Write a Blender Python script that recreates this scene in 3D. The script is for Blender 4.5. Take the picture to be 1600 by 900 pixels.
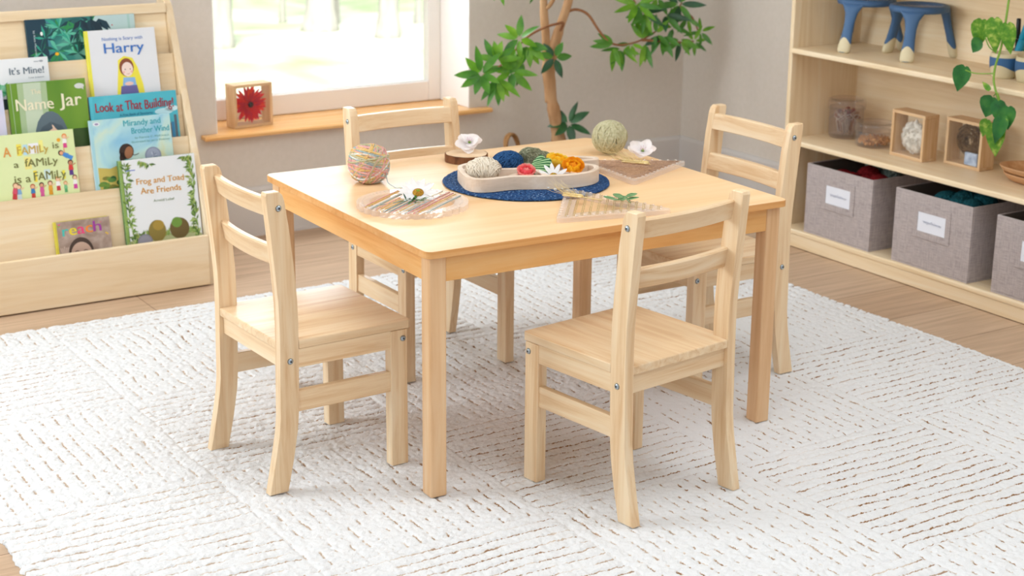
import bpy, bmesh, math, random
import numpy as np
from mathutils import Vector, Matrix, Euler

for o in list(bpy.data.objects):
    bpy.data.objects.remove(o, do_unlink=True)
SC = bpy.context.scene
COL = SC.collection
PI = math.pi
R_ = math.radians

# ------------------------------------------------------------------ camera
CAM_LOC = Vector((-1.59614, -2.85862, 1.45834))
yaw, pitch, roll = 0.56304804, 0.28905707, -0.00957259
cy, sy, cp, sp = math.cos(yaw), math.sin(yaw), math.cos(pitch), math.sin(pitch)
fwd = Vector((sy*cp, cy*cp, -sp)); rgt = Vector((cy, -sy, 0)); dwn = fwd.cross(rgt)
cr, sr = math.cos(roll), math.sin(roll)
cx_ = cr*rgt + sr*dwn; cd_ = -sr*rgt + cr*dwn
cam = bpy.data.cameras.new('camera'); camo = bpy.data.objects.new('camera', cam); COL.objects.link(camo)
m = Matrix((cx_, -cd_, -fwd)).transposed().to_4x4(); m.translation = CAM_LOC
camo.matrix_world = m
cam.sensor_width = 36.0; cam.lens = 2561.32/1600*36.0
cam.clip_start = 0.05; cam.clip_end = 200
cam.dof.use_dof = True; cam.dof.focus_distance = 3.55; cam.dof.aperture_fstop = 5.6
SC.camera = camo

# ------------------------------------------------------------------ light and exposure
SC.view_settings.view_transform = 'Standard'; SC.view_settings.look = 'None'
SC.view_settings.gamma = 1.0; SC.view_settings.use_curve_mapping = False
SC.view_settings.exposure = 0.10
W = bpy.data.worlds.new('daylight'); SC.world = W; W.use_nodes = True
W.node_tree.nodes['Background'].inputs[0].default_value = (0.82, 0.92, 1.0, 1)
W.node_tree.nodes['Background'].inputs[1].default_value = 0.72

def area(name, loc, target, sx, sy_, power, color):
    l = bpy.data.lights.new(name, 'AREA'); l.shape = 'RECTANGLE'; l.size = sx; l.size_y = sy_
    l.energy = power; l.color = color
    o = bpy.data.objects.new(name, l); COL.objects.link(o); o.location = loc
    o.rotation_euler = (Vector(target)-Vector(loc)).to_track_quat('-Z', 'Y').to_euler()
    return o
COOL = (0.83, 0.93, 1.0)
area('side_window_light', (-2.4, 1.45, 1.75), (0.4, 0.6, 0.1), 1.5, 1.2, 50, COOL)
area('back_window_light', (0.98, 2.47, 1.12), (0.6, -0.2, 0.1), 0.85, 0.28, 11, COOL)
area('room_lamp_light', (-2.6, -2.4, 2.05), (0.2, 1.2, 0.2), 1.6, 1.6, 24, COOL)
area('added_overhead_fill', (0.9, -0.9, 2.33), (0.9, -0.9, 0), 2.2, 2.2, 36, COOL)  # added fill from above, lifts the dim front of the rug
area('added_overhead_fill', (-0.5, 1.0, 2.33), (-0.4, 1.1, 0), 1.8, 1.8, 8, COOL)  # second added overhead fill, brightens level surfaces more than the far walls
sun = bpy.data.lights.new('sun', 'SUN'); sun.energy = 9.0; sun.angle = R_(24.0); sun.color = (1.0, 0.96, 0.90)
suno = bpy.data.objects.new('sun', sun); COL.objects.link(suno)
suno.rotation_euler = Vector((0.50, 0.86, -1.1)).to_track_quat('-Z', 'Y').to_euler()

# ------------------------------------------------------------------ helpers
def C(h):
    h = h.lstrip('#'); out = []
    for i in (0, 2, 4):
        c = int(h[i:i+2], 16)/255
        out.append(c/12.92 if c <= 0.04045 else ((c+0.055)/1.055)**2.4)
    return (out[0], out[1], out[2], 1.0)

def obj(name, bm, mats, parent=None, smooth=False):
    me = bpy.data.meshes.new(name)
    bmesh.ops.recalc_face_normals(bm, faces=bm.faces[:]) if not getattr(bm, '_keep', False) else None
    bm.to_mesh(me); bm.free()
    if not isinstance(mats, (list, tuple)): mats = [mats]
    for mt in mats: me.materials.append(mt)
    if smooth:
        me.polygons.foreach_set('use_smooth', [True]*len(me.polygons))
    o = bpy.data.objects.new(name, me); COL.objects.link(o)
    if parent: o.parent = parent
    return o

def tag(o, label, cat, group=None, kind=None):
    o['label'] = label; o['category'] = cat
    if group: o['group'] = group
    if kind: o['kind'] = kind
    return o

def thing(name, label, cat, loc=(0, 0, 0), rotz=0.0, group=None, rot=None):
    o = bpy.data.objects.new(name, None); COL.objects.link(o)
    o.empty_display_size = 0.05
    o.location = loc; o.rotation_euler = rot if rot else (0, 0, rotz)
    return tag(o, label, cat, group)

def struct(name, bm, mat, parent=None, smooth=False):
    o = obj(name, bm, mat, parent, smooth)
    if not parent: o['kind'] = 'structure'
    return o

def dup(root, loc, rotz, label, group=None):
    r = root.copy(); COL.objects.link(r); r.location = loc; r.rotation_euler = (0, 0, rotz)
    r['label'] = label
    if group: r['group'] = group
    for ch in list(root.children):
        c = ch.copy(); COL.objects.link(c); c.parent = r
        for g in list(ch.children):
            d = g.copy(); COL.objects.link(d); d.parent = c
    return r

def NB(): return bmesh.new()

def box(bm, x0, x1, y0, y1, z0, z1, bev=0.0, mi=0, seg=2, mat=None):
    r = bmesh.ops.create_cube(bm, size=1.0)
    vs = r['verts']
    bmesh.ops.scale(bm, verts=vs, vec=(x1-x0, y1-y0, z1-z0))
    bmesh.ops.translate(bm, verts=vs, vec=((x0+x1)/2, (y0+y1)/2, (z0+z1)/2))
    fs = set(f for v in vs for f in v.link_faces)
    for f in fs: f.material_index = mi
    if bev > 0:
        es = list(set(e for v in vs for e in v.link_edges))
        rr = bmesh.ops.bevel(bm, geom=es, offset=bev, segments=seg, profile=0.5, affect='EDGES')
        vs = rr['verts']
    if mat is not None: bmesh.ops.transform(bm, matrix=mat, verts=list(set(vs)))
    return vs

def prism(bm, pts, axis, a, b, bev=0.0, mi=0, seg=2):
    """extrude a closed 2-D outline. axis 'x': pts are (y,z); 'y': (x,z); 'z': (x,y)"""
    def P(p, t):
        return {'x': (t, p[0], p[1]), 'y': (p[0], t, p[1]), 'z': (p[0], p[1], t)}[axis]
    va = [bm.verts.new(P(p, a)) for p in pts]; vb = [bm.verts.new(P(p, b)) for p in pts]
    n = len(pts); fs = []
    fs.append(bm.faces.new(va)); fs.append(bm.faces.new(vb[::-1]))
    for i in range(n):
        fs.append(bm.faces.new((va[i], vb[i], vb[(i+1) % n], va[(i+1) % n])))
    for f in fs: f.material_index = mi
    if bev > 0:
        es = list(fs[0].edges)+list(fs[1].edges)
        bmesh.ops.bevel(bm, geom=es, offset=bev, segments=seg, profile=0.5, affect='EDGES')

def tube(bm, pts, r, sides=6, mi=0, closed=False, caps=True):
    pts = [Vector(p) for p in pts]; n = len(pts)
    rs = r if isinstance(r, (list, tuple)) else [r]*n
    rings = []; up = None
    for i in range(n):
        if closed: t = pts[(i+1) % n]-pts[i-1]
        else: t = pts[min(i+1, n-1)]-pts[max(i-1, 0)]
        if t.length < 1e-9: t = Vector((0, 0, 1))
        t.normalize()
        if up is None:
            up = Vector((0, 0, 1)) if abs(t.z) < 0.9 else Vector((1, 0, 0))
        s = t.cross(up)
        if s.length < 1e-6: s = t.orthogonal()
        s.normalize(); up = s.cross(t).normalized()
        rings.append([bm.verts.new(pts[i]+(math.cos(2*PI*k/sides)*s+math.sin(2*PI*k/sides)*up)*rs[i]) for k in range(sides)])
    m_ = n if closed else n-1
    for i in range(m_):
        A, B = rings[i], rings[(i+1) % n]
        for k in range(sides):
            f = bm.faces.new((A[k], A[(k+1) % sides], B[(k+1) % sides], B[k])); f.material_index = mi; f.smooth = True
    if caps and not closed:
        bm.faces.new(rings[0][::-1]).material_index = mi; bm.faces.new(rings[-1]).material_index = mi

def lathe(bm, prof, seg=32, mi=0, center=(0, 0, 0)):
    cx, cyy, cz = center; rings = []
    for (r, z) in prof:
        if r < 1e-6: rings.append([bm.verts.new((cx, cyy, cz+z))])
        else: rings.append([bm.verts.new((cx+r*math.cos(2*PI*k/seg), cyy+r*math.sin(2*PI*k/seg), cz+z)) for k in range(seg)])
    for A, B in zip(rings[:-1], rings[1:]):
        for k in range(seg):
            a0, a1 = A[k % len(A)], A[(k+1) % len(A)]; b0, b1 = B[k % len(B)], B[(k+1) % len(B)]
            vs = []
            for v in (a0, a1, b1, b0):
                if v not in vs: vs.append(v)
            if len(vs) >= 3:
                try: f = bm.faces.new(vs); f.material_index = mi; f.smooth = True
                except ValueError: pass

def ellipsoid(bm, c, r, u=16, v=10, mi=0, rot=None, noise=0, rng=None):
    r0 = bmesh.ops.create_uvsphere(bm, u_segments=u, v_segments=v, radius=1.0)
    vs = r0['verts']
    for w in vs:
        k = 1+(rng.uniform(-noise, noise) if noise else 0)
        w.co = Vector((w.co.x*r[0]*k, w.co.y*r[1]*k, w.co.z*r[2]*k))
    if rot is not None: bmesh.ops.rotate(bm, verts=vs, cent=(0, 0, 0), matrix=rot)
    bmesh.ops.translate(bm, verts=vs, vec=c)
    for f in set(f for w in vs for f in w.link_faces): f.material_index = mi; f.smooth = True

def catmull(pts, per=6, closed=True):
    out = []; n = len(pts)
    rng_ = range(n) if closed else range(n-1)
    for i in rng_:
        if closed: p0, p1, p2, p3 = pts[i-1], pts[i], pts[(i+1) % n], pts[(i+2) % n]
        else: p0, p1, p2, p3 = pts[max(i-1, 0)], pts[i], pts[i+1], pts[min(i+2, n-1)]
        for k in range(per):
            t = k/per
            out.append(tuple(0.5*(2*b+(c-a)*t+(2*a-5*b+4*c-d)*t*t+(3*b-a-3*c+d)*t**3) for a, b, c, d in zip(p0, p1, p2, p3)))
    if not closed: out.append(tuple(pts[-1]))
    return out

def curvept(pts, per=8): return catmull(pts, per, False)

def leaf(bm, base, d, up, L, w, mi=0, fold=0.25, droop=0.2, tip=0.15, n=6):
    d = Vector(d).normalized(); up = Vector(up); s = d.cross(up)
    if s.length < 1e-4: s = d.orthogonal()
    s.normalize(); u = s.cross(d).normalized(); base = Vector(base)
    rows = []
    for i in range(n+1):
        t = i/n
        hw = w*0.5*(math.sin(PI*min(1, t**0.85))**0.8)*(1-tip*t) if 0 < i < n else 0.0
        c = base+d*(L*t)-u*(droop*L*t*t)
        if i in (0, n): rows.append([bm.verts.new(c)])
        else: rows.append([bm.verts.new(c-s*hw+u*hw*fold), bm.verts.new(c), bm.verts.new(c+s*hw+u*hw*fold)])
    for A, B in zip(rows[:-1], rows[1:]):
        if len(A) == 1: fs = [(A[0], B[0], B[1]), (A[0], B[1], B[2])]
        elif len(B) == 1: fs = [(A[0], A[1], B[0]), (A[1], A[2], B[0])]
        else: fs = [(A[0], A[1], B[1], B[0]), (A[1], A[2], B[2], B[1])]
        for f in fs:
            g = bm.faces.new(f); g.material_index = mi; g.smooth = True

def petal(bm, base, d, up, L, w, curl=0.5, cup=0.3, mi=0, n=5, mcols=4, wav=0.0, rng=None):
    d = Vector(d).normalized(); up = Vector(up); s = d.cross(up)
    if s.length < 1e-4: s = d.orthogonal()
    s.normalize(); u = s.cross(d).normalized(); base = Vector(base); rows = []
    for i in range(n+1):
        t = i/n; hw = w*0.5*(0.25+0.75*math.sin(PI*(0.12+0.80*t)))*(1 if i < n else 0.55)
        ang = curl*t
        c = base+d*(L*t*math.cos(ang))+u*(L*t*math.sin(ang))
        row = []
        for j in range(mcols+1):
            q = -1+2*j/mcols
            off = u*(cup*hw*q*q)
            if wav and rng: off += u*rng.uniform(-wav, wav)*L+s*rng.uniform(-wav, wav)*L
            row.append(bm.verts.new(c+s*hw*q+off))
        rows.append(row)
    for A, B in zip(rows[:-1], rows[1:]):
        for j in range(mcols):
            g = bm.faces.new((A[j], A[j+1], B[j+1], B[j])); g.material_index = mi; g.smooth = True

# ------------------------------------------------------------------ materials
def mat(name, color, rough=0.5, spec=0.4, **k):
    m_ = bpy.data.materials.new(name); m_.use_nodes = True
    b = m_.node_tree.nodes['Principled BSDF']
    c = C(color) if isinstance(color, str) else color
    b.inputs['Base Color'].default_value = c; b.inputs['Roughness'].default_value = rough
    b.inputs['Specular IOR Level'].default_value = spec
    for kk, v in k.items(): b.inputs[kk].default_value = v
    return m_

def nodes(m_): return m_.node_tree.nodes, m_.node_tree.links, m_.node_tree.nodes['Principled BSDF']

def ramp(n, stops):
    r = n.new('ShaderNodeValToRGB'); e = r.color_ramp.elements
    e[0].position, e[0].color = stops[0]; e[1].position, e[1].color = stops[-1]
    for p, c in stops[1:-1]:
        q = e.new(p); q.color = c
    return r

def wood(name, c1, c2, c3=None, axis='z', sc=1.0, rough=0.38, ring=0.0, bump=0.06, spec=0.4, rnd=True):
    m_ = mat(name, c1, rough, spec); n, l, b = nodes(m_)
    tc = n.new('ShaderNodeTexCoord'); mp = n.new('ShaderNodeMapping')
    st = {'x': (1.6, 30, 30), 'y': (30, 1.6, 30), 'z': (30, 30, 1.6)}[axis]
    mp.inputs['Scale'].default_value = tuple(v*sc for v in st)
    if rnd:
        oi = n.new('ShaderNodeObjectInfo'); vm = n.new('ShaderNodeVectorMath'); vm.operation = 'SCALE'
        vm.inputs[0].default_value = (13.7, 9.1, 17.3); l.new(oi.outputs['Random'], vm.inputs['Scale'])
        ad = n.new('ShaderNodeVectorMath'); ad.operation = 'ADD'
        l.new(tc.outputs['Object'], ad.inputs[0]); l.new(vm.outputs[0], ad.inputs[1]); l.new(ad.outputs[0], mp.inputs['Vector'])
    else: l.new(tc.outputs['Object'], mp.inputs['Vector'])
    nz = n.new('ShaderNodeTexNoise'); nz.inputs['Scale'].default_value = 1.6; nz.inputs['Detail'].default_value = 6
    nz.inputs['Roughness'].default_value = 0.62; nz.inputs['Distortion'].default_value = 0.5+ring
    l.new(mp.outputs[0], nz.inputs['Vector'])
    rp = ramp(n, [(0.30, C(c2)), (0.50, C(c1)), (0.72, C(c3 or c1))])
    l.new(nz.outputs['Fac'], rp.inputs['Fac'])
    n2 = n.new('ShaderNodeTexNoise'); n2.inputs['Scale'].default_value = 0.25; n2.inputs['Detail'].default_value = 2
    l.new(mp.outputs[0], n2.inputs['Vector'])
    mx = n.new('ShaderNodeMix'); mx.data_type = 'RGBA'; mx.blend_type = 'MULTIPLY'; mx.inputs[0].default_value = 1.0
    r2 = ramp(n, [(0.3, (0.86, 0.83, 0.80, 1)), (0.7, (1, 1, 1, 1))]); l.new(n2.outputs['Fac'], r2.inputs['Fac'])
    l.new(rp.outputs[0], mx.inputs[6]); l.new(r2.outputs[0], mx.inputs[7]); l.new(mx.outputs[2], b.inputs['Base Color'])
    bp = n.new('ShaderNodeBump'); bp.inputs['Strength'].default_value = bump; bp.inputs['Distance'].default_value = 0.002
    l.new(nz.outputs['Fac'], bp.inputs['Height']); l.new(bp.outputs[0], b.inputs['Normal'])
    return m_

def noisy(name, stops, scale=20, detail=4, rough=0.8, bump=0.0, dist=0.0, spec=0.3, bscale=None, stretch=(1, 1, 1)):
    m_ = mat(name, (1, 1, 1, 1), rough, spec); n, l, b = nodes(m_)
    tc = n.new('ShaderNodeTexCoord'); mp = n.new('ShaderNodeMapping'); mp.inputs['Scale'].default_value = stretch
    l.new(tc.outputs['Object'], mp.inputs['Vector'])
    nz = n.new('ShaderNodeTexNoise'); nz.inputs['Scale'].default_value = scale; nz.inputs['Detail'].default_value = detail
    nz.inputs['Distortion'].default_value = dist
    l.new(mp.outputs[0], nz.inputs['Vector'])
    rp = ramp(n, [(p, C(c)) for p, c in stops]); l.new(nz.outputs['Fac'], rp.inputs['Fac']); l.new(rp.outputs[0], b.inputs['Base Color'])
    if bump:
        bz = nz
        if bscale:
            bz = n.new('ShaderNodeTexNoise'); bz.inputs['Scale'].default_value = bscale; bz.inputs['Detail'].default_value = 3
            l.new(mp.outputs[0], bz.inputs['Vector'])
        bp = n.new('ShaderNodeBump'); bp.inputs['Strength'].default_value = bump; bp.inputs['Distance'].default_value = 0.004
        l.new(bz.outputs['Fac'], bp.inputs['Height']); l.new(bp.outputs[0], b.inputs['Normal'])
    return m_

def clear(name, tint=(1, 1, 1, 1), body=0.12, gloss=0.12, rough=0.05, diff=(0.9, 0.9, 0.9, 1)):
    """clear pane / acrylic: mostly see-through with a fresnel sheen and a little milky body"""
    m_ = bpy.data.materials.new(name); m_.use_nodes = True; n = m_.node_tree.nodes; l = m_.node_tree.links
    n.remove(n['Principled BSDF']); out = n['Material Output']
    tr = n.new('ShaderNodeBsdfTransparent'); tr.inputs[0].default_value = tint
    df = n.new('ShaderNodeBsdfDiffuse'); df.inputs[0].default_value = diff
    gl = n.new('ShaderNodeBsdfGlossy'); gl.inputs['Roughness'].default_value = rough
    m1 = n.new('ShaderNodeMixShader'); m1.inputs[0].default_value = body; l.new(tr.outputs[0], m1.inputs[1]); l.new(df.outputs[0], m1.inputs[2])
    lw = n.new('ShaderNodeLayerWeight'); lw.inputs['Blend'].default_value = 0.5
    pw = n.new('ShaderNodeMath'); pw.operation = 'POWER'; pw.inputs[1].default_value = 4.0; l.new(lw.outputs['Facing'], pw.inputs[0])
    ma = n.new('ShaderNodeMath'); ma.operation = 'MULTIPLY_ADD'; ma.inputs[1].default_value = gloss; ma.inputs[2].default_value = 0.025; l.new(pw.outputs[0], ma.inputs[0])
    m2 = n.new('ShaderNodeMixShader'); l.new(ma.outputs[0], m2.inputs[0]); l.new(m1.outputs[0], m2.inputs[1]); l.new(gl.outputs[0], m2.inputs[2])
    l.new(m2.outputs[0], out.inputs['Surface'])
    return m_

M = {}
CH1, CH2, CH3 = '#F1D2AA', '#E0B688', '#F7E0C0'
for ax in 'xyz':
    M['chair_'+ax] = wood('rubberwood_'+ax, CH1, CH2, CH3, ax, 1.0)
    M['maple_'+ax] = wood('maple_'+ax, '#F0B672', '#E29E56', '#F4C488', ax, 0.7)
    M['birch_'+ax] = wood('birch_ply_'+ax, '#F4DBB6', '#EACDA2', '#F8E5C8', ax, 0.45, ring=1.2, rough=0.42)
    M['box_'+ax] = wood('pine_box_'+ax, '#E5BE92', '#D5A876', '#EFD0A8', ax, 1.2)
M['top'] = wood('maple_laminate', '#F4CA9A', '#EFC08A', '#F7D5AC', 'x', 0.4, rough=0.42, bump=0.01, spec=0.3)
M['tleg'] = wood('maple_leg', '#EABF92', '#DDAB7B', '#F0CDA4', 'z', 0.7)
M['edge'] = wood('maple_edge', '#E8AC6C', '#DB9A56', '#EEBA80', 'x', 0.7)
M['traywood'] = wood('pale_beech', '#E6D0BC', '#DAC2AA', '#EEDCCB', 'x', 0.9, rough=0.55)
M['steel'] = mat('zinc_bolt', '#A9B6C2', 0.28, 0.5, Metallic=1.0)
M['boltdark'] = mat('bolt_recess', '#20242A', 0.5)
M['wall'] = noisy('wall_paint', [(0.3, '#DBD0C5'), (0.7, '#DFD4CA')], 60, 3, 0.85, 0.03)
M['reveal'] = mat('white_reveal', '#F4EEE9', 0.6)
M['skirt'] = mat('skirting_paint', '#D6CFCB', 0.55)
M['ceil'] = mat('ceiling_paint', '#F2EFEA', 0.9)
M['upvc'] = mat('white_window_frame', '#F2E9E2', 0.35)
M['sill'] = wood('varnished_sill', '#EAB06E', '#DF9E58', '#F0C086', 'x', 0.6, rough=0.25)
M['pane'] = clear('window_pane', body=0.0, gloss=0.2, rough=0.02)
M['acryl'] = clear('clear_acrylic', tint=(1.0, 0.975, 0.95, 1), body=0.26, gloss=0.35, rough=0.10, diff=(1, 0.90, 0.82, 1))
M['jar'] = clear('clear_plastic', tint=(0.97, 0.95, 0.95, 1), body=0.035, gloss=0.45, rough=0.06, diff=(1, 0.97, 0.95, 1))
M['boxpane'] = clear('box_pane', body=0.012, gloss=0.2, rough=0.05)

def floor_mat():
    m_ = mat('oak_planks', '#B08A6A', 0.45, 0.35); n, l, b = nodes(m_)
    tc = n.new('ShaderNodeTexCoord'); mp = n.new('ShaderNodeMapping'); mp.inputs['Location'].default_value = (0, -0.005, 0)
    l.new(tc.outputs['Object'], mp.inputs['Vector'])
    br = n.new('ShaderNodeTexBrick'); br.offset = 0.37
    br.inputs['Scale'].default_value = 1.0; br.inputs['Brick Width'].default_value = 1.35; br.inputs['Row Height'].default_value = 0.235
    br.inputs['Mortar Size'].default_value = 0.0016; br.inputs['Mortar Smooth'].default_value = 0.2
    br.inputs['Color1'].default_value = C('#CDB095'); br.inputs['Color2'].default_value = C('#C2A184'); br.inputs['Mortar'].default_value = C('#8E7058')
    l.new(mp.outputs[0], br.inputs['Vector'])
    m2 = n.new('ShaderNodeMapping'); m2.inputs['Scale'].default_value = (1.4, 22, 1); l.new(tc.outputs['Object'], m2.inputs['Vector'])
    nz = n.new('ShaderNodeTexNoise'); nz.inputs['Scale'].default_value = 2.2; nz.inputs['Detail'].default_value = 6; nz.inputs['Distortion'].default_value = 0.8
    l.new(m2.outputs[0], nz.inputs['Vector'])
    rp = ramp(n, [(0.3, (0.78, 0.74, 0.70, 1)), (0.7, (1.06, 1.05, 1.04, 1))]); l.new(nz.outputs['Fac'], rp.inputs['Fac'])
    mx = n.new('ShaderNodeMix'); mx.data_type = 'RGBA'; mx.blend_type = 'MULTIPLY'; mx.inputs[0].default_value = 1.0
    l.new(br.outputs['Color'], mx.inputs[6]); l.new(rp.outputs[0], mx.inputs[7]); l.new(mx.outputs[2], b.inputs['Base Color'])
    return m_
M['floor'] = floor_mat()

# ------------------------------------------------------------------ setting
FZ = -0.012; YW = 2.3275; XW = 2.4786; CZ = 2.35
bm = NB(); box(bm, -3.2, 2.8, -4.5, 2.8, FZ-0.1, FZ); struct('floor', bm, M['floor'])
bm = NB(); box(bm, -8.0, 2.8, -9.0, 2.8, CZ, CZ+0.1); struct('ceiling', bm, M['ceil'])  # unseen overhang past the room added to keep sun off the floor
WX0, WX1, WZ0, WZ1, YO = 0.483, 1.4835, 0.347, 1.30, 2.58
bm = NB()
box(bm, -3.2, WX0, YW, YO, FZ, CZ); box(bm, WX1, 2.8, YW, YO, FZ, CZ)
box(bm, WX0, WX1, YW, YO, FZ, WZ0); box(bm, WX0, WX1, YW, YO, WZ1, CZ)
struct('wall_back', bm, M['wall'])
bm = NB(); box(bm, XW, 2.8, -4.5, YW, FZ, CZ); struct('wall_right', bm, M['wall'])
bm = NB(); prism(bm, [(YW-0.014, FZ), (YW-0.014, 0.150), (YW-0.008, 0.163), (YW, 0.163), (YW, FZ)], 'x', -3.2, XW); struct('baseboard_back', bm, M['skirt'])
bm = NB(); prism(bm, [(XW-0.014, FZ), (XW-0.014, 0.150), (XW-0.008, 0.163), (XW, 0.163), (XW, FZ)], 'y', -4.5, YW-0.014); struct('baseboard_right', bm, M['skirt'])
# window: white jamb lining, frame, pane
bm = NB()
box(bm, WX1-0.004, WX1, YW+0.001, 2.54, 0.363, WZ1); box(bm, WX0, WX0+0.004, YW+0.001, 2.54, 0.363, WZ1); box(bm, WX0+0.004, WX1-0.004, YW+0.001, 2.54, WZ1-0.004, WZ1)
win = struct('window_1', bm, M['reveal'])
bm = NB()
fy0, fy1 = 2.535, 2.575
box(bm, WX0+0.004, WX0+0.075, fy0, fy1, 0.363, WZ1-0.004, 0.004); box(bm, WX1-0.058, WX1-0.004, fy0, fy1, 0.363, WZ1-0.004, 0.004)
box(bm, WX0+0.075, WX1-0.058, fy0, fy1, 0.363, 0.438, 0.004); box(bm, WX0+0.075, WX1-0.058, fy0, fy1, WZ1-0.07, WZ1-0.004, 0.004)
obj('window_frame', bm, M['upvc'], win)
bm = NB(); box(bm, WX0+0.07, WX1-0.052, 2.556, 2.560, 0.434, WZ1-0.06); obj('pane', bm, M['pane'], win)
bm = NB()
prism(bm, [(2.285, 0.348), (2.285, 0.356), (2.291, 0.362), (2.326, 0.362), (2.326, 0.347), (2.288, 0.346)], 'x', 0.425, 1.560, 0.003)
box(bm, WX0, WX1, 2.326, 2.575, 0.347, 0.362)
struct('trim_1', bm, M['sill'])

# outdoors
M['lawn'] = noisy('lawn', [(0.32, '#94AE7C'), (0.46, '#B3C49E'), (0.56, '#D2D8C4'), (0.8, '#CFD2C0')], 0.75, 6, 0.95, dist=0.6)
bm = NB(); box(bm, -30, 60, 2.9, 75, -0.75, -0.6); lawn = struct('lawn', bm, M['lawn']); lawn['label'] = 'sunlit pale lawn outside the window'
M['bark'] = noisy('grey_bark', [(0.3, '#9A9892'), (0.7, '#BDBBB4')], 12, 5, 0.95, 0.5, stretch=(1, 1, 0.25))
rng = random.Random(5)
def outdoor_tree(x, y, r, label, lean=0.0):
    t = thing('tree', label, 'tree', (x, y, -0.6), group='trees outside the window')
    b_ = NB()
    zs = [-0.05, 0.05, 0.2, 0.6, 1.4, 2.4, 3.6, 5.0]
    rr = [r*1.6, r*1.35, r*1.12, r*1.02, r, r*0.92, r*0.8, r*0.65]
    tube(b_, [(lean*z*0.1+0.03*math.sin(z*1.7), 0.02*math.cos(z), z) for z in zs], rr, 10)
    obj('trunk', b_, M['bark'], t, True)
outdoor_tree(3.79, 10.37, 0.085, 'grey tree trunk outside the window, leftmost one')
outdoor_tree(5.01, 10.96, 0.125, 'widest grey tree trunk outside the window, near its middle')
outdoor_tree(5.34, 10.25, 0.085, 'grey tree trunk outside, right of the widest trunk')
outdoor_tree(5.36, 11.35, 0.03, 'thin dark sapling outside, between the two thick middle trunks')
outdoor_tree(6.05, 10.97, 0.03, 'thin sapling outside, nearest the right window frame')
outdoor_tree(4.92, 11.6, 0.025, 'thin sapling outside, left of the widest trunk')

# ------------------------------------------------------------------ rug
def vnoise(x, y, s, seed):
    g = np.random.RandomState(seed).rand(257, 257)
    X = x/s; Y = y/s; i = np.floor(X).astype(int); j = np.floor(Y).astype(int); fx = X-i; fy = Y-j
    fx = fx*fx*(3-2*fx); fy = fy*fy*(3-2*fy)
    a = g[i % 257, j % 257]; b = g[(i+1) % 257, j % 257]; c = g[i % 257, (j+1) % 257]; d = g[(i+1) % 257, (j+1) % 257]
    return (a*(1-fx)+b*fx)*(1-fy)+(c*(1-fx)+d*fx)*fy

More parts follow.
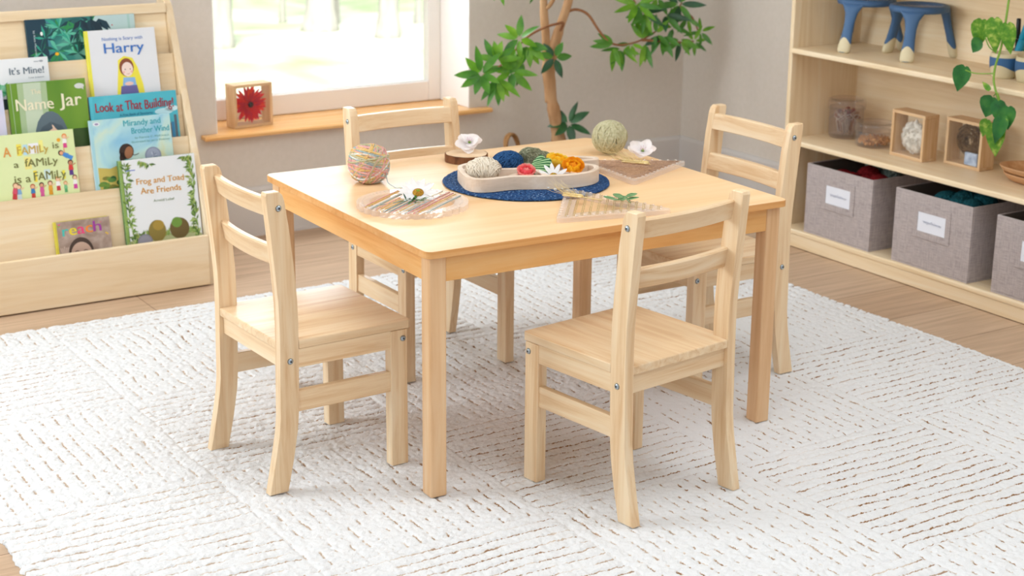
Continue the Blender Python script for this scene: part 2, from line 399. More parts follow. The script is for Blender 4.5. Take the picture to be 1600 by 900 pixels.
def build_rug():
    x0, x1, y0, y1, st = -0.84, 1.815, -1.05, 1.632, 0.0034
    nx = int((x1-x0)/st)+1; ny = int((y1-y0)/st)+1
    xs = np.linspace(x0, x1, nx); ys = np.linspace(y0, y1, ny)
    X, Y = np.meshgrid(xs, ys, indexing='ij')
    wx = X+(vnoise(X+5, Y+5, 0.11, 1)-0.5)*0.010+(vnoise(X+5, Y+5, 0.025, 2)-0.5)*0.004
    wy = Y+(vnoise(X+9, Y+5, 0.11, 3)-0.5)*0.010+(vnoise(X+9, Y+5, 0.025, 4)-0.5)*0.004
    bi = np.floor((wx-0.195)/0.535).astype(int); bj = np.floor((wy+0.168)/0.55).astype(int)
    horiz = ((bi+bj) % 2) == 0
    fx = (wx-0.195)/0.535-bi; fy = (wy+0.168)/0.55-bj
    nh, nv = 17, 16
    s = np.where(horiz, fy*nh, fx*nv); along = np.where(horiz, wx, wy)
    li = np.round(s); d = np.abs(s-li)*0.0325
    dl = vnoise(along+li*3.17+20, li*1.7+bi*2.3+bj*1.1+10, 0.06, 7)
    dd = vnoise(along+li*3.17+20, li*1.7+bi*2.3+bj*1.1+10, 0.010, 17)
    amp = np.where(horiz, np.clip((dl-0.12)*3.0, 0.25, 1.0), np.clip((dd-0.40)*3.2, 0.10, 0.95))
    amp = amp*(0.62+0.5*vnoise(X+31, Y+17, 0.20, 9))*np.clip(0.80+0.22*X, 0.62, 1.05)
    g = np.exp(-(d/0.0040)**2)*amp
    e = np.minimum(np.minimum(fx, 1-fx)*0.535, np.minimum(fy, 1-fy)*0.55)
    g = np.clip(np.maximum(g, np.exp(-(e/0.004)**2)*0.5), 0, 1)
    rs = np.random.RandomState(3)
    tuft = rs.rand(nx, ny)*0.0024+vnoise(X+40, Y+40, 0.010, 11)*0.0034+vnoise(X+7, Y+8, 0.03, 12)*0.0015+vnoise(X+1, Y+9, 0.25, 13)*0.003
    Z = -0.0062+tuft-0.0055*g
    Z = np.maximum(Z, FZ+0.001)
    jx = (rs.rand(nx, ny)-0.5)*0.0026; jy = (rs.rand(nx, ny)-0.5)*0.0026
    PX = X+jx; PY = Y+jy
    ed = (vnoise(Y*1.0+3, X+3, 0.02, 15)-0.5)*0.012
    for sl in ((0, slice(None)), (-1, slice(None)), (slice(None), 0), (slice(None), -1)): Z[sl] = FZ+0.0005
    PY[:, -1] += ed[:, -1]; PX[-1, :] += ed[-1, :]; PX[0, :] += ed[0, :]
    co = np.stack([PX, PY, Z], -1).reshape(-1, 3).astype(np.float32)
    idx = np.arange(nx*ny).reshape(nx, ny)
    q = np.stack([idx[:-1, :-1], idx[1:, :-1], idx[1:, 1:], idx[:-1, 1:]], -1).reshape(-1, 4)
    me = bpy.data.meshes.new('rug')
    me.vertices.add(len(co)); me.vertices.foreach_set('co', co.ravel())
    me.loops.add(q.size); me.loops.foreach_set('vertex_index', q.ravel().astype(np.int32))
    me.polygons.add(len(q)); me.polygons.foreach_set('loop_start', np.arange(0, q.size, 4, dtype=np.int32))
    me.polygons.foreach_set('loop_total', np.full(len(q), 4, dtype=np.int32))
    me.polygons.foreach_set('use_smooth', np.ones(len(q), dtype=bool))
    me.update(calc_edges=True)
    for nm, ar in (('stripe', s), ('strength', amp)):
        at = me.attributes.new(nm, 'FLOAT', 'POINT'); at.data.foreach_set('value', ar.ravel().astype(np.float32))
    m_ = mat('shag_pile', '#E5E3E3', 0.95, 0.1); n, l, b = nodes(m_)
    def mth(op, x, y=None):
        q = n.new('ShaderNodeMath'); q.operation = op
        for k, v in ((0, x), (1, y)):
            if v is None: continue
            if isinstance(v, (int, float)): q.inputs[k].default_value = v
            else: l.new(v, q.inputs[k])
        return q.outputs[0]
    a = n.new('ShaderNodeAttribute'); a.attribute_name = 'stripe'; a2 = n.new('ShaderNodeAttribute'); a2.attribute_name = 'strength'
    tc = n.new('ShaderNodeTexCoord'); nz = n.new('ShaderNodeTexNoise'); nz.inputs['Scale'].default_value = 150; nz.inputs['Detail'].default_value = 3
    l.new(tc.outputs['Object'], nz.inputs['Vector'])
    wob = mth('MULTIPLY', mth('SUBTRACT', nz.outputs['Fac'], 0.5), 0.16)
    ph = mth('ABSOLUTE', mth('SUBTRACT', mth('FRACT', mth('ADD', mth('ADD', a.outputs['Fac'], wob), 0.5)), 0.5))
    mr = n.new('ShaderNodeMapRange'); mr.interpolation_type = 'SMOOTHSTEP'; mr.inputs[1].default_value = 0.025; mr.inputs[2].default_value = 0.115; mr.inputs[3].default_value = 1.0; mr.inputs[4].default_value = 0.0
    l.new(ph, mr.inputs[0]); ln = mth('MULTIPLY', mr.outputs[0], a2.outputs['Fac'])
    rp = ramp(n, [(0.12, C('#E5E3E3')), (0.40, C('#D3C2B2')), (0.80, C('#8E6440'))]); l.new(ln, rp.inputs['Fac'])
    l.new(rp.outputs[0], b.inputs['Base Color'])
    n2 = n.new('ShaderNodeTexNoise'); n2.inputs['Scale'].default_value = 420; n2.inputs['Detail'].default_value = 2; l.new(tc.outputs['Object'], n2.inputs['Vector'])
    bp = n.new('ShaderNodeBump'); bp.inputs['Strength'].default_value = 0.5; bp.inputs['Distance'].default_value = 0.003
    l.new(n2.outputs['Fac'], bp.inputs['Height']); l.new(bp.outputs[0], b.inputs['Normal'])
    me.materials.append(m_)
    o = bpy.data.objects.new('rug', me); COL.objects.link(o)
    tag(o, 'large white shaggy rug with brown broken lines in a basketweave pattern under the table', 'rug')
build_rug()

# ------------------------------------------------------------------ table
TW, TD, TH = 0.9704, 0.8516, 0.56
table = thing('table', 'square maple childrens table with wooden edge standing on the white rug', 'table', (0, 0, 0), R_(-0.9124))
def rrect(x0, x1, y0, y1, r, n=6):
    out = []
    for cx, cyy, a0 in ((x1-r, y1-r, 0), (x0+r, y1-r, 90), (x0+r, y0+r, 180), (x1-r, y0+r, 270)):
        for k in range(n+1):
            a = R_(a0+90*k/n); out.append((cx+r*math.cos(a), cyy+r*math.sin(a)))
    return out
bm = NB(); prism(bm, rrect(0, TW, 0, TD, 0.018), 'z', 0.5445, TH-0.0012, 0.0); obj('edge_band', bm, M['edge'], table)
bm = NB(); prism(bm, rrect(0.0006, TW-0.0006, 0.0006, TD-0.0006, 0.0175), 'z', TH-0.0012, TH, 0.0006, seg=1); obj('tabletop', bm, M['top'], table)
for x in (0.013, TW-0.053):
    for y in (0.013, TD-0.053):
        bm = NB(); box(bm, x, x+0.040, y, y+0.040, 0.0, 0.5445, 0.004, seg=3); obj('leg', bm, M['tleg'], table)
for (a, b, c, d, ax) in ((0.053, TW-0.053, 0.0155, 0.034, 'x'), (0.053, TW-0.053, TD-0.034, TD-0.0155, 'x'), (0.0155, 0.034, 0.053, TD-0.053, 'y'), (TW-0.034, TW-0.0155, 0.053, TD-0.053, 'y')):
    bm = NB(); box(bm, a, b, c, d, 0.487, 0.5445, 0.001); obj('apron', bm, M['maple_'+ax], table)

# ------------------------------------------------------------------ chairs
REAR = [(0, 0), (0.016, 0.075), (0.027, 0.135), (0.0312, 0.175), (0.0325, 0.24), (0.0345, 0.32), (0.0355, 0.38), (0.0345, 0.43), (0.0300, 0.49), (0.020, 0.60), (0.0125, 0.668), (0.0150, 0.6745)]
FRONT = [(0.0445, 0), (0.0605, 0.078), (0.0712, 0.140), (0.0752, 0.185), (0.0770, 0.24), (0.0785, 0.32), (0.0795, 0.38), (0.0785, 0.43), (0.0745, 0.49), (0.0635, 0.60), (0.0560, 0.655), (0.0520, 0.667), (0.0440, 0.6745)]
def bolt(parent, loc, sgn):
    b_ = NB()
    lathe(b_, [(0, 0.0034), (0.0028, 0.0036), (0.0054, 0.0027), (0.0071, 0.0), (0, 0)], 14)
    lathe(b_, [(0, 0.0039), (0.0021, 0.0039), (0.0024, 0.0032)], 6, mi=1)
    bmesh.ops.rotate(b_, verts=b_.verts, cent=(0, 0, 0), matrix=Matrix.Rotation(sgn*PI/2, 3, 'Y'))
    bmesh.ops.translate(b_, verts=b_.verts, vec=loc)
    obj('bolt', b_, [M['steel'], M['boltdark']], parent)
def make_chair(label, loc, rz):
    t = thing('childrens_chair', label, 'chair', loc, rz, 'childrens chairs around the table')
    HW = 0.166
    for s in (-1, 1):
        b_ = NB(); prism(b_, REAR+FRONT[::-1], 'x', min(s*0.1425, s*HW), max(s*0.1425, s*HW), 0.0022)
        p = obj('back_post', b_, M['chair_z'], t)
        bolt(p, (s*HW, 0.058, 0.2995), s); bolt(p, (s*HW, 0.0415, 0.6395), s)
        b_ = NB(); xa, xb = sorted((s*0.1385, s*HW)); box(b_, xa, xb, 0.307, 0.3495, 0, 0.323, 0.002)
        p = obj('leg', b_, M['chair_z'], t); bolt(p, (s*HW, 0.338, 0.3025), s)
        b_ = NB(); xa, xb = sorted((s*0.1450, s*0.1635)); box(b_, xa, xb, 0.070, 0.310, 0.2805, 0.3235, 0.0015); obj('apron', b_, M['chair_y'], t)
        b_ = NB(); xa, xb = sorted((s*0.1440, s*0.1610)); box(b_, xa, xb, 0.070, 0.310, 0.179, 0.2265, 0.002); obj('stretcher', b_, M['chair_y'], t)
    b_ = NB(); box(b_, -0.141, 0.141, 0.328, 0.346, 0.2805, 0.3235, 0.0015); obj('apron', b_, M['chair_x'], t)
    b_ = NB(); box(b_, -0.1435, 0.1435, 0.044, 0.062, 0.2805, 0.3235, 0.0015); obj('apron', b_, M['chair_x'], t)
    pts = [(-0.1420, 0.036), (0.1420, 0.036), (0.1420, 0.0800), (0.1655, 0.0800), (0.1655, 0.353), (0.159, 0.3605), (-0.159, 0.3605), (-0.1655, 0.353), (-0.1655, 0.0800), (-0.1420, 0.0800)]
    b_ = NB(); prism(b_, pts, 'z', 0.3235, 0.3430, 0.0025); obj('seat', b_, M['chair_y'], t)
    for (z0, z1, sa) in ((0.6115, 0.6535, 0.0400), (0.5030, 0.5470, 0.0520)):
        b_ = NB(); n = 14; sec = []
        for i in range(n+1):
            x = -0.1430+0.286*i/n; bow = 0.013*(1-(x/0.143)**2)
            ring = []
            dz = z1-z0; lean = 0.0035
            for (ds, zz) in ((0, z0+0.002), (0.002, z0), (0.016, z0), (0.018, z0+0.002), (0.018-lean*2, z1-0.003), (0.015-lean*2, z1), (0.003-lean*2, z1), (-lean*2, z1-0.003)):
                ring.append(b_.verts.new((x, sa+ds-bow+0.003, zz)))
            sec.append(ring)
        for A, B in zip(sec[:-1], sec[1:]):
            for k in range(8): b_.faces.new((A[k], A[(k+1) % 8], B[(k+1) % 8], B[k]))
        b_.faces.new(sec[0][::-1]); b_.faces.new(sec[-1])
        obj('backrest_slat', b_, M['chair_x'], t)
    return t
chair = make_chair('pale wooden childrens chair at the left of the table, nearest the bookshelf', (-0.2855, 0.3715, 0), R_(-90+2.1))
dup(chair, (0.4644, -0.312, 0), R_(8.1), 'pale wooden childrens chair in front of the table with its back to the camera')
dup(chair, (0.484, 1.041, 0), R_(180.6), 'pale wooden childrens chair behind the table under the window')
dup(chair, (1.252, 0.410, 0), R_(90), 'pale wooden childrens chair at the right of the table, nearest the shelf of grey bins')

# ------------------------------------------------------------------ bookshelf
LIPS = [(1.838, 0.152), (1.907, 0.314), (1.957, 0.443), (2.005, 0.566), (2.054, 0.690), (2.104, 0.818)]
TB = 0.16; TA = math.atan(TB)
BX0, BX1 = -1.06, 0.240
shelf = thing('book_display', 'sloping birch book display rack against the wall left of the window', 'bookshelf', (0, 0, 0))
bm = NB(); box(bm, BX0, BX1-0.0005, 1.8225, 1.838, FZ+0.004, 0.152, 0.003); obj('front_panel', bm, M['birch_x'], shelf)
side = [(1.838, FZ), (1.838, 0.155), (2.098, 0.822), (2.106, 0.840), (2.122, 0.852), (2.150, 0.855), (2.180, 0.845), (2.195, 0.82), (2.300, 0.10), (2.300, FZ)]
for x in (BX0-0.022, BX1):
    bm = NB(); prism(bm, side, 'x', x, x+0.022, 0.004, seg=3); obj('side_panel', bm, M['birch_z'], shelf)
for j in range(1, 6):
    y1, z1 = LIPS[j]; zb = LIPS[j-1][1]-0.05 if j > 1 else 0.0
    yb = y1-(z1-zb)*TB; T = 0.012
    bm = NB()
    prism(bm, [(y1, z1), (yb, zb), (yb+T, zb-0.002), (y1+T, z1-0.002)], 'x', BX0+0.0005, BX1-0.0005, 0.0015); obj('backrest_panel', bm, M['birch_x'], shelf)
    zl = LIPS[j-1][1]-0.032 if j > 1 else 0.100
    yl0 = LIPS[j-1][0]-(0.032*TB if j > 1 else 0)+(0.0125 if j > 1 else 0.0005); yl1 = y1-(z1-zl)*TB-0.0005
    bm = NB(); box(bm, BX0+0.001, BX1-0.001, yl0, yl1, zl-0.009, zl, 0.001); obj('ledge', bm, M['birch_x'], shelf)
bm = NB(); prism(bm, [(2.094, 0.813), (2.099, 0.838), (2.104, 0.842), (2.116, 0.840), (2.112, 0.8125)], 'x', BX0+0.0005, BX1-0.0005, 0.002); obj('top_rail', bm, M['birch_x'], shelf)

# ------------------------------------------------------------------ books
_txt = {}
def text_geo(s):
    """outline of a line of lettering as vertices and faces"""
    if s in _txt: return _txt[s]
    cu = bpy.data.curves.new('lettering', 'FONT'); cu.body = s; cu.size = 1.0; cu.resolution_u = 3; cu.offset = 0.0
    o = bpy.data.objects.new('lettering', cu); COL.objects.link(o)
    dg = bpy.context.evaluated_depsgraph_get(); me = o.evaluated_get(dg).to_mesh()
    vs = [v.co.copy() for v in me.vertices]; fs = [tuple(p.vertices) for p in me.polygons]
    o.evaluated_get(dg).to_mesh_clear(); bpy.data.objects.remove(o); bpy.data.curves.remove(cu)
    _txt[s] = (vs, fs); return _txt[s]

def put_text(bm, s, x, z, width, height=None, y=-0.0012, mi=0, rot=0.0, shear=0.0, bounce=0.0, arc=0.0, thick=None):
    """lettering on the plane y, its lower-left corner at x,z, squeezed to width and cap height"""
    vs, fs = text_geo(s)
    x0 = min(v.x for v in vs); x1 = max(v.x for v in vs)
    k = width/(x1-x0); kh = (height/0.73) if height else k
    c, s_ = math.cos(rot), math.sin(rot); nv = []
    for v in vs:
        a = (v.x-x0)*k+shear*v.y*kh; b = v.y*kh
        if bounce: b += bounce*math.sin((v.x-x0)*k/width*17)
        if arc: b += arc*(1-(2*(v.x-x0)*k/width-1)**2)
        nv.append(bm.verts.new((x+a*c-b*s_, y, z+a*s_+b*c)))
    sets = [nv]
    if kh*0.73 > 0.014:                                   # heavier strokes for titles
        dx = kh*0.030; sets.append([bm.verts.new((v.co.x+dx*c, v.co.y-0.00003, v.co.z+dx*s_)) for v in nv])
    for vv in sets:
        for f in fs:
            try:
                g = bm.faces.new([vv[i] for i in f]); g.material_index = mi
            except ValueError: pass

CLIP = [1.0, 1.0]
def flat(bm, pts, layer=1, mi=0):
    pts = [(min(max(p[0], 0.0002), CLIP[0]), min(max(p[1], 0.0002), CLIP[1])) for p in pts]
    area2 = sum(a[0]*b[1]-b[0]*a[1] for a, b in zip(pts, pts[1:]+pts[:1]))
    if abs(area2) < 1e-8: return
    y = -0.0003-0.00012*layer
    vs = [bm.verts.new((p[0], y, p[1])) for p in pts]
    try: bm.faces.new(vs).material_index = mi
    except ValueError: pass
def disc(bm, x, z, rx, rz, layer=1, mi=0, rot=0.0, n=18, a0=0, a1=360):
    c, s = math.cos(R_(rot)), math.sin(R_(rot)); pts = []
    for k in range(n):
        a = R_(a0+(a1-a0)*k/(n if a1-a0 == 360 else n-1)); u, v = rx*math.cos(a), rz*math.sin(a)
        pts.append((x+u*c-v*s, z+u*s+v*c))
    flat(bm, pts, layer, mi)
def rect(bm, x0, x1, z0, z1, layer=1, mi=0): flat(bm, [(x0, z0), (x1, z0), (x1, z1), (x0, z1)], layer, mi)
def stroke(bm, pts, w, layer=1, mi=0):
    for (a, b), (c, d) in zip(pts[:-1], pts[1:]):
        L = math.hypot(c-a, d-b) or 1e-6; nx, nz = -(d-b)/L*w/2, (c-a)/L*w/2
        flat(bm, [(a-nx, b-nz), (c-nx, d-nz), (c+nx, d+nz), (a+nx, b+nz)], layer, mi)

_pal = {}
def ink(h, rough=0.4):
    if (h, rough) not in _pal: _pal[(h, rough)] = mat('ink_'+h.strip('#'), h, rough, 0.4)
    return _pal[(h, rough)]
class Art:
    def __init__(s): s.bm = NB(); s.mats = []
    def c(s, h):
        mt = ink(h)
        if mt not in s.mats: s.mats.append(mt)
        return s.mats.index(mt)
M['pages'] = noisy('book_pages', [(0.4, '#EDE6D8'), (0.6, '#D8CFBE')], 300, 2, 0.9, stretch=(0.05, 1, 1))

def book(label, x0, x1, lip, ztop, cover, spine=None, T=0.010, hard=True, rz=0.0):
    """a book leaning on the panel behind lip; returns its empty, width and height"""
    y1, z1 = LIPS[lip+1]
    zb = (LIPS[lip][1]-0.0318) if lip > 0 else 0.1004
    yb = y1+(zb-z1)*TB-(T+0.0016)/math.cos(TA)
    w = x1-x0; h = (ztop-zb)/math.cos(TA)
    t = thing('picture_book', label, 'book', (x0, yb, zb), group='picture books on the display rack', rot=(-TA, rz, 0))
    bt = 0.0018 if hard else 0.0006
    bm = NB(); box(bm, 0, w, 0.0, bt, 0.0, h, min(0.0006, bt*0.4), seg=1); obj('front_cover', bm, cover, t)
    bm = NB(); box(bm, 0, w, T-bt, T, 0.0, h, min(0.0006, bt*0.4), seg=1); obj('back_cover', bm, spine or cover, t)
    bm = NB(); box(bm, -0.0008, 0.0016, 0.0004, T-0.0004, 0.0, h, 0.0005, seg=1); obj('spine', bm, spine or cover, t)
    bm = NB(); i = 0.003 if hard else 0.0008; box(bm, 0.0018, w-i, bt+0.0001, T-bt-0.0001, i, h-i); obj('page_block', bm, M['pages'], t)
    CLIP[0], CLIP[1] = w-0.0004, h-0.0004
    return t, w, h

def cover_mat(name, stops, scale, dist=0.0, rough=0.35, detail=3, stretch=(1, 1, 1)):
    return noisy(name, stops, scale, detail, rough, 0, dist, 0.4, stretch=stretch)

def leafspray(A, x, z, n, L, cols, layer, rg, a0=0, a1=360, w=0.22):
    for k in range(n):
        a = R_(rg.uniform(a0, a1)); l_ = L*rg.uniform(0.6, 1.1)
        dx, dz = math.cos(a), math.sin(a); mx_, mz = x+dx*l_*0.5, z+dz*l_*0.5
        flat(A.bm, [(x, z), (mx_-dz*l_*w*0.5, mz+dx*l_*w*0.5), (x+dx*l_, z+dz*l_), (mx_+dz*l_*w*0.5, mz-dx*l_*w*0.5)], layer+rg.random()*0.5, A.c(rg.choice(cols)))

rg = random.Random(11)
# 1 jungle book, top tier
t, w, h = book('wide dark green jungle picture book alone on the top tier of the rack', -0.2055, 0.1330, 4, 0.8150, cover_mat('jungle_cover', [(0.3, '#1F5A5C'), (0.5, '#2E7F78'), (0.7, '#7DB5A6')], 9, 1.0), ink('#132F3E'))
A = Art()
flat(A.bm, [(0.0, 0.0), (0.055, 0.0), (0.075, h*0.5), (0.060, h), (0.0, h)], 1, A.c('#17394A'))
flat(A.bm, [(0.20, h), (w, h), (w, 0), (0.27, 0.0), (0.23, h*0.6)], 1, A.c('#BCD3D4'))
flat(A.bm, [(0.315, h), (0.322, h), (0.322, 0), (0.315, 0)], 2, A.c('#A9CBC6'))
rect(A.bm, 0.062, 0.078, 0, h, 2, A.c('#3E7F8C'))
for (px, pz, n_, L_) in ((0.10, 0.13, 16, 0.05), (0.13, 0.08, 14, 0.045), (0.055, 0.10, 12, 0.04), (0.09, 0.06, 14, 0.05), (0.16, 0.12, 14, 0.05), (0.20, 0.135, 12, 0.05), (0.04, 0.06, 10, 0.04), (0.15, 0.05, 14, 0.045), (0.215, 0.09, 10, 0.03), (0.12, 0.11, 12, 0.04)):
    leafspray(A, px, pz, n_, L_, ['#2F9C86', '#1D6A5C', '#123B46', '#5CB89C', '#0F4A44', '#2B8A4E'], 3, rg)
for (px, pz) in ((0.17, 0.15), (0.20, 0.15), (0.225, 0.15)): leafspray(A, px, pz, 7, 0.055, ['#14303F', '#183B49'], 4, rg, 220, 320, 0.4)
disc(A.bm, 0.085, 0.052, 0.006, 0.005, 6, A.c('#F2B21C')); disc(A.bm, 0.045, 0.115, 0.004, 0.006, 6, A.c('#E9EFEA')); disc(A.bm, 0.265, 0.128, 0.002, 0.002, 6, A.c('#C8434B'))
obj('cover_art', A.bm, A.mats, t)
bm = NB(); put_text(bm, 'by Kate Messner', 0.020, 0.125, 0.075, 0.006, rot=-PI/2, y=-0.0016); obj('title_lettering', bm, ink('#C9D8DA'), t)

# 2 white book with yellow spine
t, w, h = book('tall white picture book with yellow spine and blue title, standing upper right', -0.0385, 0.1815, 3, 0.7755, ink('#E6E6EA', 0.3), ink('#E8DD3E'), 0.014)
A = Art(); rect(A.bm, 0.0, 0.0085, 0.0, h, 1, A.c('#EFE64E'))
cxm, b0 = 0.125, 0.075
flat(A.bm, [(cxm-0.045, b0-0.03), (cxm-0.034, b0+0.05), (cxm-0.032, b0+0.075), (cxm-0.012, b0+0.087), (cxm+0.014, b0+0.080), (cxm+0.028, b0+0.05), (cxm+0.040, b0+0.0), (cxm+0.043, b0-0.03)], 1, A.c('#F1E24A'))
disc(A.bm, cxm-0.007, b0+0.052, 0.023, 0.028, 2, A.c('#8E4B33')); disc(A.bm, cxm-0.005, b0+0.046, 0.018, 0.022, 3, A.c('#F6DCD2'))
flat(A.bm, [(cxm-0.024, b0+0.058), (cxm-0.006, b0+0.074), (cxm+0.014, b0+0.060), (cxm+0.012, b0+0.068), (cxm-0.006, b0+0.078), (cxm-0.024, b0+0.068)], 4, A.c('#8E4B33'))
for dx in (-0.012, 0.004): disc(A.bm, cxm+dx, b0+0.046, 0.0016, 0.002, 5, A.c('#5A4038'))
for dx in (-0.017, 0.008): disc(A.bm, cxm+dx, b0+0.038, 0.004, 0.0035, 4, A.c('#F0B6AC'))
stroke(A.bm, [(cxm-0.009, b0+0.033), (cxm-0.004, b0+0.031), (cxm+0.001, b0+0.033)], 0.001, 5, A.c('#B0564C'))
flat(A.bm, [(cxm-0.030, b0-0.03), (cxm-0.020, b0+0.022), (cxm+0.016, b0+0.020), (cxm+0.022, b0-0.03)], 5, A.c('#8DB8E4'))
flat(A.bm, [(cxm-0.034, b0-0.03), (cxm-0.030, b0-0.004), (cxm+0.020, b0-0.004), (cxm+0.024, b0-0.03)], 6, A.c('#6D67A0'))
disc(A.bm, cxm-0.004, b0+0.002, 0.014, 0.006, 7, A.c('#F2C9BC'))
obj('cover_art', A.bm, A.mats, t)
bm = NB(); put_text(bm, 'Nothing is Scary with', 0.050, h-0.033, 0.128, 0.0105); put_text(bm, 'Harry', 0.053, h-0.071, 0.126, 0.032, y=-0.0013)
obj('title_lettering', bm, ink('#3F76C2'), t)

# 3 pale book at the left edge
t, w, h = book('white picture book titled in grey at the left edge behind the green book', -0.372, -0.1590, 3, 0.7090, cover_mat('pale_cover', [(0.3, '#E3E5E8'), (0.7, '#F1F1F2')], 6), ink('#C9CDD1'))
A = Art(); disc(A.bm, 0.055, 0.085, 0.03, 0.02, 1, A.c('#7FC39A')); leafspray(A, 0.06, 0.085, 14, 0.035, ['#3FA46C', '#8FCFA8'], 2, rg); rect(A.bm, 0.17, 0.185, h-0.014, h-0.011, 2, A.c('#AEB4BA'))
disc(A.bm, 0.192, h-0.012, 0.006, 0.003, 2, A.c('#9DA3AA'))
flat(A.bm, [(0.03, 0), (0.16, 0), (0.14, 0.06), (0.06, 0.06)], 1, A.c('#3B4A50'))
obj('cover_art', A.bm, A.mats, t)
bm = NB(); put_text(bm, "It's Mine!", 0.094, h-0.047, 0.103, 0.021); put_text(bm, 'Leo Lionni', 0.150, h-0.061, 0.045, 0.005); obj('title_lettering', bm, ink('#6F7C88'), t)

# 4 pastel sky book, mostly out of frame
t, w, h = book('pastel blue and pink picture book cut by the left edge of the picture', -0.480, -0.3125, 2, 0.6260, cover_mat('pastel_cover', [(0.35, '#A9C2E4'), (0.5, '#CBD0E8'), (0.65, '#E9D3E0')], 3.5, 0.5, stretch=(0.4, 1, 1.6)), ink('#DADFEA'))
# 5 green book
t, w, h = book('green glossy picture book with cream title and the top of a dark haired head', -0.2985, -0.0620, 2, 0.6420, cover_mat('green_cover', [(0.35, '#5E8A2A'), (0.5, '#72982F'), (0.65, '#7DA23C')], 4, 0.3, 0.14, stretch=(1, 1, 0.3)), ink('#4E6B2A'))
A = Art()
flat(A.bm, [(0.028, 0), (0.135, 0), (0.115, 0.10), (0.118, h-0.002), (0.030, h-0.002)], 1, A.c('#A9BE93')); flat(A.bm, [(0.045, 0), (0.115, 0), (0.098, 0.12), (0.100, h-0.002), (0.048, h-0.002)], 2, A.c('#C3D0B6'))  # pale nested bands: glossy sheen painted into the cover
flat(A.bm, [(0.170, 0), (w-0.002, 0), (w-0.002, 0.085), (0.185, 0.085), (0.175, 0.05)], 1, A.c('#37501F'))
rect(A.bm, 0.010, 0.0125, 0, h, 2, A.c('#9DB484'))
disc(A.bm, 0.118, 0.062, 0.050, 0.082, 3, A.c('#5E6E78')); disc(A.bm, 0.122, 0.045, 0.042, 0.058, 4, A.c('#EFC9B2'))
flat(A.bm, [(0.076, 0.075), (0.090, 0.098), (0.118, 0.112), (0.122, 0.092), (0.104, 0.082), (0.090, 0.066), (0.082, 0.05)], 5, A.c('#4C5B66'))
flat(A.bm, [(0.118, 0.112), (0.150, 0.098), (0.164, 0.07), (0.160, 0.05), (0.146, 0.075), (0.130, 0.092)], 5, A.c('#4C5B66'))
for dx in (-0.020, 0.020): stroke(A.bm, [(0.120+dx-0.008, 0.058), (0.120+dx, 0.061), (0.120+dx+0.008, 0.058)], 0.002, 6, A.c('#3A3230'))
disc(A.bm, 0.084, 0.078, 0.004, 0.003, 6, A.c('#DD5D84'), 40)
disc(A.bm, w-0.020, h-0.022, 0.015, 0.008, 3, A.c('#D9DAD4')); flat(A.bm, [(w-0.016, h-0.028), (w-0.008, h-0.034), (w-0.008, h-0.026)], 3, A.c('#D9DAD4'))
obj('cover_art', A.bm, A.mats, t)
for a_ in (('The', 0.068, h-0.036, 0.030, 0.015), ('Name', 0.020, h-0.082, 0.112, 0.036), ('Jar', 0.150, h-0.079, 0.068, 0.040)):
    bm = NB(); put_text(bm, *a_, bounce=0.0012, y=-0.0014); obj('title_lettering', bm, ink('#EEE6C6'), t)

# 6 turquoise building book
t, w, h = book('wide turquoise picture book with dark red title on the right of the rack', -0.0570, 0.2200, 2, 0.5838, cover_mat('turquoise_cover', [(0.3, '#3FA9BC'), (0.55, '#55BACB'), (0.75, '#8CCFDA')], 5, 0.6, stretch=(0.6, 1, 1.5)), ink('#2F8496'), 0.011)
A = Art(); rect(A.bm, 0, 0.010, 0, h, 1, A.c('#58BFD0'))
disc(A.bm, w-0.045, h-0.062, 0.030, 0.010, 1, A.c('#BFE3EA')); disc(A.bm, w-0.020, h-0.055, 0.022, 0.009, 1, A.c('#CDE9EE'))
for k in range(5): rect(A.bm, w-0.055+k*0.010, w-0.046+k*0.010, 0.0, rg.uniform(0.07, 0.10), 2, A.c(['#2E6FA8', '#4A4460', '#8A5A3C', '#3A86B5', '#5B6A75'][k]))
obj('cover_art', A.bm, A.mats, t)
bm = NB(); put_text(bm, 'Look at That Building!', 0.016, h-0.049, 0.248, 0.030, bounce=0.0015); obj('title_lettering', bm, ink('#A02A3A'), t)
bm = NB(); put_text(bm, 'A First Book of Structures', 0.090, h-0.066, 0.105, 0.008); obj('subtitle_lettering', bm, ink('#24557E'), t)

# 7 sky-blue storybook with silver medal
t, w, h = book('pale blue watercolour picture book with a silver medal beside a brown face', -0.0735, 0.1820, 1, 0.5188, cover_mat('watercolour_cover', [(0.28, '#8FC4DE'), (0.45, '#B5DCE0'), (0.6, '#CFE2CF'), (0.8, '#DBD9A6')], 7, 1.2), ink('#B9D2DC'))
A = Art()
rect(A.bm, 0.0, 0.009, 0.0, h, 1, A.c('#A8D4DE'))
flat(A.bm, [(0.012, 0.0), (0.10, 0.0), (0.12, 0.05), (0.105, 0.085), (0.075, 0.098), (0.05, 0.09), (0.012, 0.096)], 1, A.c('#C9B45E'))
for k in range(40): disc(A.bm, 0.018+rg.random()*0.09, 0.01+rg.random()*0.068, rg.uniform(0.006, 0.014), rg.uniform(0.005, 0.010), 2+rg.random(), A.c(rg.choice(['#4F7F3E', '#3B6B38', '#6E8F3C', '#2F5C36', '#7E7B36', '#57833F'])), n=8)
hx, hz = 0.110, 0.137
disc(A.bm, hx-0.004, hz, 0.023, 0.024, 3, A.c('#3A2A24')); disc(A.bm, hx+0.003, hz-0.004, 0.013, 0.019, 4, A.c('#A06C4B'), -15); disc(A.bm, hx-0.018, hz-0.020, 0.010, 0.018, 3, A.c('#3A2A24'))
stroke(A.bm, [(hx+0.012, hz-0.010), (hx+0.022, hz-0.014), (hx+0.034, hz-0.010)], 0.002, 4, A.c('#3A2A24'))
